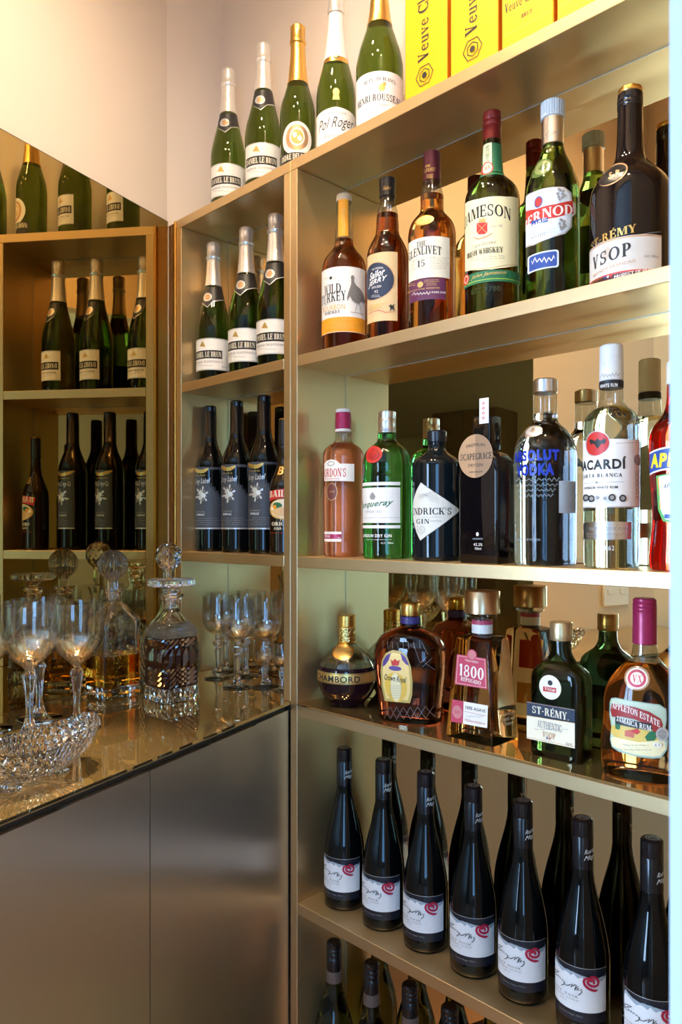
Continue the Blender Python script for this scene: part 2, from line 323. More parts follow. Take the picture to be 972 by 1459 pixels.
class Label:
    """flat print laid on a surface: map.uv(px, py) -> (a, z); map.pos(a, z, off) -> point; a in metres along the surface"""
    def __init__(s, mp, name, parent, crop=None): s.mp, s.name, s.parent, s.mb, s.k, s.crop = mp, name, parent, MB(), 0, crop
    def c(s, x, y):
        o = s.crop; return (o[0]+x/o[2], o[1]+y/o[2])
    def uv(s, x, y): return s.mp.uv(*s.c(x, y))
    def off(s): s.k += 1; return .00025+.00007*s.k
    def emit(s, vs, fs, mat, cell=.003):
        bm = bmesh.new(); bv = [bm.verts.new((a, z, 0)) for a, z in vs]
        for f in fs:
            try: bm.faces.new([bv[i] for i in f])
            except ValueError: pass
        if s.mp.curved:
            a0 = min(v[0] for v in vs); a1 = max(v[0] for v in vs); z0 = min(v[1] for v in vs); z1 = max(v[1] for v in vs)
            n = int((a1-a0)/cell)
            for i in range(1, n+1):
                bmesh.ops.bisect_plane(bm, geom=bm.verts[:]+bm.edges[:]+bm.faces[:], plane_co=(a0+(a1-a0)*i/(n+1), 0, 0), plane_no=(1, 0, 0))
            if s.mp.zcurved:
                n = int((z1-z0)/.004)
                for i in range(1, n+1):
                    bmesh.ops.bisect_plane(bm, geom=bm.verts[:]+bm.edges[:]+bm.faces[:], plane_co=(0, z0+(z1-z0)*i/(n+1), 0), plane_no=(0, 1, 0))
        o = s.off(); bm.verts.index_update()
        bmesh.ops.recalc_face_normals(bm, faces=bm.faces)
        s.mb.add([s.mp.pos(v.co.x, v.co.y, o) for v in bm.verts], [[v.index for v in f.verts] for f in bm.faces], mat); bm.free()
    def poly_az(s, pts, mat):
        t = tessellate_polygon([[Vector((a, z, 0)) for a, z in pts]]); s.emit(pts, t, mat)
    def poly(s, pts, mat): s.poly_az([s.uv(*p) for p in pts], mat)
    def span(s, xl, xr, yt, yb):
        xm, ym = (xl+xr)/2, (yt+yb)/2
        return s.uv(xl, ym)[0], s.uv(xr, ym)[0], s.uv(xm, yb)[1], s.uv(xm, yt)[1]
    def rect(s, xl, xr, yt, yb, mat, rnd=0):
        a0, a1, z0, z1 = s.span(xl, xr, yt, yb)
        if not rnd: s.poly_az([(a0, z0), (a1, z0), (a1, z1), (a0, z1)], mat)
        else:
            r = min(rnd, (a1-a0)*.49, (z1-z0)*.49); pts = []
            for cx_, cz_, t0 in ((a1-r, z1-r, 0), (a0+r, z1-r, 90), (a0+r, z0+r, 180), (a1-r, z0+r, 270)):
                pts += [(cx_+r*cos(rad(t0+q*18)), cz_+r*sin(rad(t0+q*18))) for q in range(6)]
            s.poly_az(pts, mat)
    def ell(s, x, y, rx, ry, mat, n=28):
        a0, a1, z0, z1 = s.span(x-rx, x+rx, y-ry, y+ry)
        s.poly_az([((a0+a1)/2+(a1-a0)/2*cos(2*pi*i/n), (z0+z1)/2+(z1-z0)/2*sin(2*pi*i/n)) for i in range(n)], mat)
    def stroke(s, pts, w, mat):          # pts in picture px, w in metres
        q = [Vector(s.uv(*p)) for p in pts]; L, Rr = [], []
        for i, p in enumerate(q):
            d = (q[min(i+1, len(q)-1)]-q[max(i-1, 0)]).normalized(); nn = Vector((-d.y, d.x)); ww = w*(1 if 0 < i < len(q)-1 else .5)/2
            L.append(p+nn*ww); Rr.append(p-nn*ww)
        n = len(q); vs = [(v.x, v.y) for v in L+Rr]; s.emit(vs, [(i, i+1, n+i+1, n+i) for i in range(n-1)], mat)
    def line(s, xl, xr, y, h, mat):
        a0, a1, _, _ = s.span(xl, xr, y, y+1); z = s.uv((xl+xr)/2, y)[1]
        s.poly_az([(a0, z-h/2), (a1, z-h/2), (a1, z+h/2), (a0, z+h/2)], mat)
    def text(s, t, xl, xr, yt, yb, mat, bold=0.0, shear=0.0, arc=0.0, slope=0.0, rot=0, spacing=None, serif=0):
        a0, a1, z0, z1 = s.span(xl, xr, yt, yb); out = []; taper = 0
        vs, fs, _ = roman(t, spacing or 1.0, shear) if serif else text2d(t, bold, shear, spacing or 1.03+bold*3)
        for x, y in vs:
            if rot == 90: x, y = 1-y, x
            out.append((a0+(a1-a0)*x, z0+(z1-z0)*(y*(1+taper*(2*x-1)))+arc*(1-(2*x-1)**2)+slope*(x-.5)))
        s.emit(out, fs, mat, .0025)
    def scrib(s, xl, xr, yt, yb, mat, w=.0006, n=6, seed=1):   # small handwriting or a line of print too small to read
        r = random.Random(seed); pts = []
        for i in range(n*4+1):
            x = xl+(xr-xl)*i/(n*4); pts.append((x, (yt+yb)/2+(yb-yt)/2*sin(i*pi/2)*r.uniform(.3, 1)))
        s.stroke(pts, w, mat)
    def fine(s, xl, xr, y0, rows, dy, mat, h=.0007, seed=1):
        r = random.Random(seed)
        for k in range(rows):
            ins = (xr-xl)*r.uniform(0, .18); x = xl+ins
            while x < xr-ins-2:
                w = min(r.uniform(.06, .2)*(xr-xl), xr-ins-x); s.line(x, x+w, y0+k*dy, h, mat); x += w+.03*(xr-xl)
    def spiral(s, x, y, r, turns, w, mat, ph=0, ry=None):
        n = 40; s.stroke([(x+(r*(.12+.88*i/n))*cos(ph+turns*2*pi*i/n), y+((ry or r)*(.12+.88*i/n))*sin(ph+turns*2*pi*i/n)) for i in range(n+1)], w, mat)
    def done(s, label=None):
        o = s.mb.build(s.name, s.parent, smooth=-1)
        o.data.polygons.foreach_set('use_smooth', [True]*len(o.data.polygons))
        if label: o['label'] = label
        return o

class CylMap:
    curved = True
    def __init__(s, px, Y, R, zs, zcurved=False, dth=0.0): s.px, s.Y, s.R, s.zs, s.zcurved, s.dth = px, Y, R, zs, zcurved, dth
    def uv(s, x, y):
        z = (HZ-y)*s.Y/F-s.zs
        for _ in range(4):
            R = s.R(z); hw = R*F/s.Y; q = max(-.9999, min(.9999, (x-s.px)/hw)); th = asin(q)
            z = (HZ-y)*(s.Y-R*cos(th))/F-s.zs
        return (th+s.dth)*s.R(z), z
    def pos(s, a, z, off):
        R = s.R(z); th = a/R; return ((R+off)*sin(th), -(R+off)*cos(th), z)
class PlaneMap:
    curved = zcurved = False
    def __init__(s, root, p0, ax, up):
        s.mw = Matrix.Translation(root.location) @ root.rotation_euler.to_matrix().to_4x4()
        s.p0, s.ax, s.up = Vector(p0), Vector(ax).normalized(), Vector(up).normalized(); s.n = s.ax.cross(s.up)
    def uv(s, x, y):
        inv = s.mw.inverted(); o = inv @ Vector((0, 0, E)); d = inv.to_3x3() @ Vector(((x-CX)/F, 1, (HZ-y)/F))
        t = (s.p0-o).dot(s.n)/d.dot(s.n); p = o+d*t-s.p0; return p.dot(s.ax), p.dot(s.up)
    def pos(s, a, z, off): return s.p0+s.ax*a+s.up*z+s.n*off
class BulgeMap(PlaneMap):          # oval bodies: picture point taken on the plane at the front, then laid on the bulge
    curved = zcurved = True
    def __init__(s, root, depth, p0): PlaneMap.__init__(s, root, p0, (1, 0, 0), (0, 0, 1)); s.depth = depth
    def pos(s, a, z, off): return Vector((a, -s.depth(a, z)-off*1.3, z))

ZTOP, Z2, Z3, Z4, Z5, Z6 = .7118, .3295, -.0583, -.3410, -.7260, -1.108     # surfaces the things stand on, from eye level

class Bottle:
    def __init__(s, name, label, cat, crop, cx, zs, d=.068, group=None):
        s.crop, s.cx, s.zs = crop, cx, zs; s.px = crop[0]+cx/crop[2]
        D = D0+d; s.Y = D/(N.x*(s.px-CX)/F+N.y); s.X = (s.px-CX)/F*s.Y; s.sc = s.Y/F
        s.root = empty(name, (s.X, s.Y, E+zs), -math.atan(s.X/s.Y)); tag(s.root, label, cat, group)
    def zr(s, y, hw): return ((HZ-(s.crop[1]+y/s.crop[2]))*s.sc-s.zs, hw/s.crop[2]*s.sc)
    def glass(s, prof, mat, fill=None, neck=None, name='bottle_glass', seg=48, punt=True):
        pts = sorted(s.zr(y, h) for y, h in prof); zs_ = [p[0] for p in pts]; rs = [p[1] for p in pts]
        pc = pchip(zs_, rs); s.R = pc; top = zs_[-1]; r0 = rs[0]
        grid = [.0065+(top-.0065)*i/46 for i in range(47)]
        base = [(r0*.90, 0), (r0*.955, .0011), (r0*.985, .0032)]
        pr = base+[(pc(z), z) for z in grid]
        if fill is None:
            mb = MB(); mb.lathe(pr, mat, seg); mb.build(name, s.root)
        else:
            zf = s.zr(fill, 1)[0]
            mb = MB(); mb.lathe([p for p in pr if p[1] < zf-.001]+[(pc(zf), zf)], mat, seg); mb.build(name, s.root)
            up = [(pc(zf), zf+.0002)]+[p for p in pr if p[1] > zf+.002]
            mb = MB(); mb.lathe(up, neck or necks, seg, cap0=False, cap1=False); mb.build('bottle_neck', s.root)
        return s
    def part(s, name, prof, mat, ribs=0, seg=40, parent=None, smooth=40):
        pts = sorted(s.zr(y, h) for y, h in prof)
        if ribs: fn = lambda t, z: 1+.02*(1 if int(t/(2*pi)*ribs*2+.5) % 2 else -1)
        mb = MB(); e = min(.0012, pts[0][1]*.1)
        pr = [(pts[0][1]-e, pts[0][0])]+[(pts[0][1], pts[0][0]+e)]+[(r, z) for z, r in pts[1:-1]]+[(pts[-1][1], pts[-1][0]-e), (pts[-1][1]-e, pts[-1][0])]
        mb.lathe(pr, mat, seg*2 if ribs else seg, fn if ribs else None); return mb.build(name, parent or s.root, smooth=smooth)
    def lab(s, name='front_label', zc=False, R=None): return Label(CylMap(s.px, s.Y, R or s.R, s.zs, zc), name, s.root, s.crop)
    def copy(s, px, label, zs=None, d=.068, yaw=0.0, group=None):
        zs = s.zs if zs is None else zs
        D = D0+d; Y = D/(N.x*(px-CX)/F+N.y); X = (px-CX)/F*Y
        c = copy_tree(s.root); c.location = (X, Y, E+zs); c.rotation_euler = (0, 0, s.root.rotation_euler.z+rad(yaw)); c['label'] = label
        return c

# ---------------------------------------------------------------- the room
CORN = Vector((-.412, 1.777))                     # where mirror wall and shelf front meet
def prism(name, pts, z0, z1, mat, parent=None):
    mb = MB(); mb.loft([[(p[0], p[1], z0) for p in pts], [(p[0], p[1], z1) for p in pts]], mat); return mb.build(name, parent, smooth=0)
H = 2.74
def sh2(u, d): return S*u+N*(D0+d)
struct(prism('floor', [(-3, -3), (3, -3), (3, 3), (-3, 3)], -.05, 0, FLOOR))
struct(prism('ceiling', [(-3, -3), (3, -3), (3, 3), (-3, 3)], H, H+.05, CEIL))
JT = 1.50                                         # the mirror wall ends at the doorway
wl0, wl1 = CORN+M*0.0, CORN-M*JT
struct(prism('wall_left', [wl1, wl0, wl0-NM*.1, wl1-NM*.1], 0, H, WALL))
uc = S.dot(CORN)
DB = .157                                         # wall behind the shelves
k0, k1 = sh2(uc, 0), sh2(uc, DB)
struct(prism('wall_corner', [k0, k1, k1-S*.1, k0-S*.1], 0, H, WALL))
b0, b1 = sh2(uc-.1, DB), sh2(1.9, DB)
struct(prism('wall_back', [b0, b1, b1+N*.1, b0+N*.1], 0, H, WALL))
# doorway between the nook and the outer room: walls either side, lintel, white jambs
JX0, JX1, JY = wl1.x+.02, .1795, .41
struct(prism('wall_doorway_left', [(LX, JY+.01), (JX0-.06, JY+.01), (JX0-.06, JY+.09), (LX, JY+.09)], 0, H, WALL))
struct(prism('wall_doorway_right', [(JX1+.06, JY+.012), (RX, JY+.012), (RX, JY+.09), (JX1+.06, JY+.09)], 0, H, WALL))
struct(prism('wall_doorway_top', [(JX0-.058, JY+.011), (JX1+.058, JY+.011), (JX1+.058, JY+.09), (JX0-.058, JY+.09)], 2.16, H, WALL))
jam = struct(prism('trim_1', [(JX1, JY), (JX1+.1, JY), (JX1+.1, JY+.011), (JX1+.059, JY+.0115), (JX1+.059, JY+.03), (JX1+.03, JY+.03)], 0, 2.15, WHITE)); jam['label'] = 'white door jamb close to the camera'
struct(prism('trim_2', [(JX0-.1, JY), (JX0, JY), (JX0, JY+.10), (JX0-.059, JY+.10), (JX0-.059, JY+.0095), (JX0-.1, JY+.0095)], 0, 2.15, WHITE))
# outer room, seen only in the mirrors
def wall_with_window(name, org, rz, x0, x1, w):
    r = empty(name, org, rz); struct(r)
    for a, b, c, d in ((x0, w[0], 0, H), (w[1], x1, 0, H), (w[0], w[1], w[3], H), (w[0], w[1], 0, w[2])):
        mb = MB(); mb.box(a, b, 0, .1, c, d, OUTW, 0); mb.build('wall_panel', r, smooth=0)
    return r
def window(name, org, rz, w):
    r = empty(name, org, rz); struct(r); mb = MB()
    mb.box(w[0], w[0]+.05, -.01, .08, w[2], w[3], WHITE); mb.box(w[1]-.05, w[1], -.01, .08, w[2], w[3], WHITE)
    mb.box(w[0]+.05, w[1]-.05, -.01, .08, w[3]-.05, w[3], WHITE); mb.box(w[0]+.05, w[1]-.05, -.01, .08, w[2], w[2]+.05, WHITE)
    mb.build('window_frame', r, smooth=0)
    xm = (w[0]+w[1])/2; mb = MB(); mb.box(xm-.05, xm+.05, -.01, .08, w[2]+.051, w[3]-.051, WHITE); mb.build('mullion', r, smooth=0)
    mb = MB(); mb.box(w[0]+.05, w[1]-.05, .03, .036, w[2]+.05, w[3]-.05, thin('window_glass', (.97, .98, 1.0)), 0); mb.build('pane', r, smooth=0)
# walls are built facing local -y
wall_with_window('wall_behind', (0, BY, 0), pi, -RX, -LX, (-WB[1], -WB[0], WB[2], WB[3])); window('window_1', (0, BY, 0), pi, (-WB[1], -WB[0], WB[2], WB[3]))
wall_with_window('wall_outer_left', (LX, 0, 0), pi/2, BY, JY+.09, WL); window('window_2', (LX, 0, 0), pi/2, WL)
struct(prism('wall_outer_right', [(RX, BY), (RX+.1, BY), (RX+.1, 1.2), (RX, 1.2)], 0, H, OUTW))
dr = empty('door_1', (1.78, BY, 0)); struct(dr)
OAK = solid('grey_oak_veneer', (.36, .36, .27), .5, 0, .35, 5, stretch=(14, 14, 1)); WENGE = solid('dark_brown_lacquer', (.075, .04, .018), .35, 0, .2, 6)
mb = MB(); mb.box(-.36, .36, .001, .04, .01, 2.06, OAK); mb.build('door_leaf', dr, smooth=0)
mb = MB(); mb.box(-.33, -.21, .041, .055, 1.0, 1.02, silver); mb.build('door_handle', dr, smooth=0)
tb = empty('tall_cabinet', (1.12, BY, 0)); tag(tb, 'tall dark brown cabinet on the far wall behind the camera', 'cabinet')
mb = MB(); mb.box(-.29, .29, .002, .38, .02, 2.2, WENGE); mb.build('body', tb, smooth=0)
for q in (-1, 1):
    mb = MB(); mb.box(min(.002*q, .287*q), max(.002*q, .287*q), .381, .40, .06, 2.19, WENGE); mb.build('cabinet_door', tb, smooth=0)

# wall mirror
MT = .920
def mline(t, off=0): return CORN-M*t+NM*off
wm = empty('wall_mirror', (*mline(0, .001), E+Z4), 0)
tag(wm, 'large bronze tinted mirror on the wall above the counter', 'mirror')
inv = Matrix.Translation(wm.location).inverted()
def local_prism(name, pts, z0, z1, mat, root):
    o = root.location; return prism(name, [(p[0]-o.x, p[1]-o.y) for p in pts], z0-o.z, z1-o.z, mat, root)
local_prism('mirror_glass', [mline(MT, .001), mline(.004, .001), mline(.004, .005), mline(MT, .005)], E+Z4, E+.7185, MIRRORL, wm)
local_prism('polished_edge', [mline(.0038, .001), mline(.0012, .001), mline(.0012, .005), mline(.0038, .005)], E+Z4, E+.7185, MEDGE, wm)
local_prism('top_edge', [mline(MT, .001), mline(.0012, .001), mline(.0012, .005), mline(MT, .005)], E+.7186, E+.7198, DARKG, wm)
# power socket on the wall past the mirror, seen in the shelf mirrors
so = empty('wall_socket', (*mline(1.27, .001), E-.23), atan2(M.y, M.x)); tag(so, 'white power socket on the wall past the mirror', 'socket')
mb = MB(); mb.box(-.058, .058, -.010, 0, -.036, .036, WHITE, .003); mb.build('face_plate', so)
for q in (-.028, .028): mb = MB(); mb.box(q-.012, q+.012, -.0125, -.0102, .004, .02, WHITE, .001); mb.build('switch', so)

# ---------------------------------------------------------------- shelving units
uL0, uL1, uR0, uR1, uR2 = upx(251.5), upx(258.2), upx(404.6), upx(414), upx(423.4)
uEnd = -.10; DEP = .133; T = .021
def unit(name, label, u0, u1, thick_l, thick_r, zbot, shelves, plate=None):
    r = empty(name, SH(u0, 0, E+zbot), SHROT); tag(r, label, 'shelf unit'); w = u1-u0
    z = lambda q: q-zbot
    def bx(nm, a, b, c, d, e, f, m, bev=.0008):
        mb = MB(); mb.box(a, b, c, d, e, f, m, bev); return mb.build(nm, r, smooth=0)
    bx('side_panel', 0, thick_l, 0, DEP+.006, 0, z(ZTOP-T), CHAMP)
    bx('side_panel', w-thick_r, w, 0, DEP+.006, 0, z(ZTOP-T), CHAMP)
    bx('top_panel', 0, w, 0, DEP+.022, z(ZTOP-T)+.0002, z(ZTOP), CHAMP)
    bx('back_board', 0, w, DEP+.0065, DEP+.022, 0, z(ZTOP-T)-.0002, DARKG)
    lev = [ZTOP-T]
    for s_ in shelves:
        t = s_-(.004 if s_ == plate else 0)
        bx('shelf_board', thick_l+.0002, w-thick_r-.0002, 0, DEP+.005, z(t-T), z(t), CHAMP)
        if s_ == plate: bx('mirror_top', thick_l+.0004, w-thick_r-.0004, -.0008, DEP+.0025, z(t)+.0002, z(s_), COUNTER, .0003)
        lev += [s_, t-T]
    lev.append(zbot)
    for i in range(0, len(lev), 2):
        hi, lo = z(lev[i]), z(lev[i+1])
        mp_ = bx('mirror_panel', thick_l+.0018, w-thick_r-.0018, DEP, DEP+.004, lo+.0012, hi-.0018, MIRROR, 0)
        mb = MB(); x0, x1 = thick_l+.0002, w-thick_r-.0002
        mb.box(x0, x0+.0014, DEP+.0004, DEP+.004, lo+.0012, hi-.0002, MEDGE, 0); mb.box(x1-.0014, x1, DEP+.0004, DEP+.004, lo+.0012, hi-.0002, MEDGE, 0)
        mb.box(x0+.0014, x1-.0014, DEP+.0004, DEP+.004, hi-.0016, hi-.0002, MEDGE, 0); mb.build('mirror_edge', mp_, smooth=0)
    return r
unit('shelf_unit', 'narrow champagne metal shelf unit standing on the counter in the corner', uL0, uR1-.0004, uL1-uL0, uR1-uR0, Z4, [Z2, Z3])
unit('shelf_unit', 'wide champagne metal shelf unit from floor to above eye level', uR1, uEnd, uR2-uR1, .02, -E, [Z2, Z3, Z4, Z5, Z6], Z4)
# narrow filler beside the corner
fl = empty('filler_strip', SH(uc, 0, E+Z4), SHROT); tag(fl, 'narrow bronze filler strip between wall mirror and shelf end', 'filler')
mb = MB(); mb.box(.0006, uL0-uc-.0006, .004, .030, 0, .7118-Z4, brushed('bronze_filler', (.50, .30, .12), .25, .3)); mb.build('face_panel', fl, smooth=0)
mb = MB(); mb.box(uL0-uc-.007, uL0-uc-.0015, -.003, .0038, 0, .7118-Z4, goldf, .001); mb.build('edge_bead', fl, smooth=0)

# ---------------------------------------------------------------- counter and base cabinet
P0 = sh2(uR1-.0004, 0)
CL = 1.45
back_c, back_m = mline(.002, .0055), mline(CL, .0055)
fe = P0-M*(CL-.1)
inner = [sh2(uL1-.0*.0, 0), sh2(uL1, DEP-.001), sh2(uR0, DEP-.001), sh2(uR0, .0)]
ctop = empty('counter_top', (*P0, E+Z4-.016)); tag(ctop, 'bronze mirror topped counter running along the mirror wall', 'counter')
pts = [back_m, fe, P0-M*.0008, sh2(uR0+.0, -.0006), sh2(uL0+.001, -.0006), back_c]
zt = E+Z4-.0003
local_prism('mirror_top', pts, zt-.004, zt, COUNTER, ctop)
local_prism('mirror_top_inset', [sh2(uL0+.0, .0), sh2(uR1-.001, .0), sh2(uR1-.001, DEP+.003), sh2(uL0, DEP+.003)], zt-.004, zt, COUNTER, ctop)
def inset(q): return [back_m, fe-NM*q, P0-NM*q-M*.003, sh2(uL0, -.003), back_c]
local_prism('edge_bead', [fe, P0-M*.001, P0-NM*.002-M*.001, fe-NM*.002], zt-.0056, zt-.0042, CHAMP, ctop)
local_prism('substrate', inset(.010), zt-.016, zt-.0058, DARKG, ctop)
local_prism('substrate_inset', [sh2(uL0, .0), sh2(uR1-.001, .0), sh2(uR1-.001, DEP+.003), sh2(uL0, DEP+.003)], zt-.016, zt-.0044, DARKG, ctop)
cab = empty('base_cabinet', (*(P0-M*.4), 0), 0); tag(cab, 'brushed metal base cabinet with flush doors beneath the counter', 'cabinet')
zc = zt-.0165
def fpt(t, q): return P0-M*t-NM*q
def tpx(x):       # distance from the shelf corner along the counter front of the point in column x
    k = (x-CX)/F; return (P0.x-k*P0.y)/(M.x-k*M.y)
t1, t2 = tpx(368), tpx(215.5)
def cabpiece(nm, a, b, q0, q1, z0, z1, mat): return local_prism(nm, [fpt(b, q0), fpt(a, q0), fpt(a, q1), fpt(b, q1)], z0, z1, mat, cab)
cabpiece('filler_panel', .002, t1-.0006, .003, .021, .1, zc, DOORM)
cabpiece('cabinet_door', t1+.0009, t2-.001, .002, .021, .1, zc-.001, DOORM)
cabpiece('cabinet_door', t2+.001, t2+.33, .002, .021, .1, zc-.001, DOORM)
cabpiece('cabinet_door', t2+.332, t2+.332+.33, .002, .021, .1, zc-.001, DOORM)
cabpiece('carcass', .004, CL-.2, .0215, .36, .02, zc, DARKG)
cabpiece('plinth', .004, CL-.2, .012, .0213, .0, .095, DARKG)

# ---------------------------------------------------------------- ceiling downlights
for i, (u, d, w) in enumerate(DOWN):
    p = SH(u, d, H); r = empty('downlight', p); tag(r, 'recessed ceiling downlight '+('over the corner shelves', 'over the crystal on the counter', 'in front of the wide shelf unit', 'near the right end of the shelves', 'just inside the doorway')[i], 'downlight', 'ceiling downlights')
    mb = MB(); mb.lathe([(.036, -.004), (.048, -.006), (.050, 0), (.049, -.0005), (.036, -.0006)][:3]+[(.036, -.0003)], WHITE, 32, cap0=False, cap1=False); mb.build('trim_ring', r)
    l = bpy.data.lights.new('downlight_lamp', 'SPOT'); l.energy = w; l.color = (1, .77, .50); l.spot_size = rad(150); l.spot_blend = 1; l.shadow_soft_size = .032
    lo = bpy.data.objects.new('downlight_lamp', l); COL.objects.link(lo); lo.parent = r; lo.location = (0, 0, -.02)
# narrow accent spot in the ceiling above the crystal bowl
p = SH(-1.0, -.53, H); r = empty('accent_spot', p); tag(r, 'small narrow beam ceiling spot above the crystal bowl', 'downlight')
mb = MB(); mb.lathe([(.020, -.004), (.030, -.006), (.032, 0)], WHITE, 32, cap0=False, cap1=False); mb.build('trim_ring', r)
l = bpy.data.lights.new('accent_lamp', 'SPOT'); l.energy = 480; l.color = (1, .70, .36); l.spot_size = rad(21); l.spot_blend = .8; l.shadow_soft_size = .022
lo = bpy.data.objects.new('accent_lamp', l); COL.objects.link(lo); lo.parent = r; lo.location = (0, 0, -.02)

# ---------------------------------------------------------------- left bays and the row on top
CK = (230, 280, 2.704); CT = (0, 0, 2.0); CT2 = (486, 0, 2.0)
# sparkling wine in silver foil
B = Bottle('champagne_bottle', 'silver foiled sparkling wine bottle nearest the corner on the narrow unit\'s upper shelf', 'bottle', CK, 201, Z2, group='silver foiled sparkling wine bottles')
B.glass([(690, 65), (520, 66), (495, 64), (455, 56), (415, 46), (375, 36.5), (345, 31), (300, 27), (250, 24)], champg)
B.part('foil', [(352, 33.5), (330, 30.5), (300, 28), (250, 25.5)], silverf)
B.part('wired_cork_foil', [(252, 25), (246, 28), (238, 29), (234, 26), (205, 26), (190, 27), (182, 23), (178, 16)], silverf)
L = B.lab()
L.rect(135, 258, 545, 668, paper); L.rect(135, 258, 545, 549, silverp); L.rect(135, 258, 664, 668, silverp)
L.poly([(150, 580), (172, 580), (161, 558)], gold)
L.rect(136, 233, 592, 624, ink); L.text('DANIEL LE BRUN', 137, 229, 598, 618, creamw, .01, serif=1)
L.text('METHODE TRADITIONNELLE', 138, 236, 632, 640, inkgrey, serif=1); L.fine(140, 200, 652, 1, 8, inkgrey, .0008, 3); L.text('BRUT', 232, 252, 652, 660, inkgrey)
L.done()
L = B.lab('neck_label', True)
L.poly([(166, 356), (180, 352), (200, 348), (225, 347), (236, 349), (246, 380), (244, 396), (222, 396), (200, 402), (178, 424), (160, 410), (162, 385)], ink)
L.stroke([(159, 412), (178, 427), (200, 405), (222, 399), (244, 399)], .0016, silverp); L.ell(180, 388, 15, 16, silverp); L.ell(180, 388, 10, 11, copper)
L.done()
B.copy(351, 'silver foiled sparkling wine bottle in the middle of the narrow unit\'s upper shelf')
B.copy(392.5, 'silver foiled sparkling wine bottle against the divider on the narrow unit\'s upper shelf')
B.copy(325.5, 'silver foiled sparkling wine bottle on top of the unit, nearest the room corner', ZTOP, .07, 12)
B.copy(375.5, 'silver foiled sparkling wine bottle on top of the unit, second from the room corner', ZTOP, .07, 12)
# gold foil, round medallion label
B = Bottle('champagne_bottle', 'green sparkling wine bottle with gold foil and round medallion label on top', 'bottle', CT, 849, ZTOP)
B.glass([(505, 50), (345, 51), (312, 48.5), (275, 39), (248, 31), (235, 28), (180, 22), (130, 19)], champg)
B.part('foil', [(246, 31), (232, 28.5), (180, 23.2), (130, 20.2)], goldf)
B.part('wired_cork_foil', [(132, 20), (128, 23), (120, 23.5), (116, 21), (92, 21.5), (82, 22), (77, 18), (74, 12)], goldf)
L = B.lab(zc=False); L.ell(847, 393, 40, 48, paper); L.ell(847, 391, 31, 37, copper); L.ell(847, 389, 21, 26, paper); L.ell(847, 389, 17, 21, tan2)
L.ell(840, 384, 6, 8, paper); L.ell(854, 394, 6, 8, paper)
L.rect(802, 886, 434, 475, ink); L.text('ANDRE DELORME', 804, 884, 440, 456, creamw, .01, arc=.002, serif=1); L.done()
# white foil
B = Bottle('champagne_bottle', 'white foiled champagne bottle with gold crest and script label on top', 'bottle', CT, 958, ZTOP)
B.glass([(490, 56), (295, 56.5), (255, 53), (215, 44), (180, 35), (100, 23), (45, 20)], champg)
B.part('foil', [(182, 36), (150, 30.5), (100, 24.6), (45, 21.5)], P('white_foil', (.82, .82, .80), .35))
B.part('wired_cork_foil', [(48, 21.5), (44, 24), (34, 25), (30, 22), (10, 22), (-2, 21), (-6, 14)], silverf)
L = B.lab('neck_label', True); L.poly([(926, 158), (940, 138), (958, 128), (976, 138), (990, 160), (990, 184), (958, 172), (926, 182)], goldf); L.ell(958, 155, 10, 12, ink); L.ell(958, 155, 7, 9, gold); L.done()
L = B.lab('neck_print'); L.text('POL ROGER', 950, 969, 62, 124, ink, rot=90, serif=1); L.done()
L = B.lab('gold_crest'); L.ell(958, 262, 9, 11, gold); L.poly([(948, 284), (968, 284), (965, 268), (951, 268)], gold); L.done(); L = B.lab('front_label')
L.poly([(903, 338), (920, 318), (958, 304), (996, 318), (1012, 338), (1012, 445), (903, 445)], paper)
L.text('Pol Roger', 910, 1006, 332, 372, ink, 0, .45, slope=.006); L.text('CHAMPAGNE', 930, 986, 318, 324, inkgrey); L.text('RESERVE', 925, 990, 382, 392, inkgrey); L.done()
# gold foil, cream label
B = Bottle('champagne_bottle', 'green sparkling wine bottle with plain gold neck beside the yellow cartons', 'bottle', CT2, 110, ZTOP)
B.glass([(420, 66), (200, 67), (160, 61), (120, 49), (85, 37.5), (60, 32), (0, 24), (-55, 21)], champg)
B.part('foil', [(80, 37), (65, 33.8), (40, 30), (0, 25.5), (-57, 22.8)], goldf)
B.part('wired_cork_foil', [(-55, 22.5), (-60, 26), (-72, 26.5), (-76, 24), (-95, 24), (-106, 22), (-109, 14)], goldf)
L = B.lab(); L.rect(44, 176, 202, 352, paper); L.rect(44, 176, 340, 345, silverp)
L.text('BLANC DE BLANCS', 68, 154, 224, 234, ink, .01, arc=.003, serif=1); L.ell(116, 250, 9, 10, gold); L.ell(123, 240, 5, 6, gold); L.text('HENRI ROUSSEAU', 49, 168, 270, 290, ink, .02, arc=.002, serif=1); L.text('Bourgogne', 90, 132, 294, 304, inkgrey, 0, .3); L.line(56, 164, 318, .0006, inkgrey); L.done()
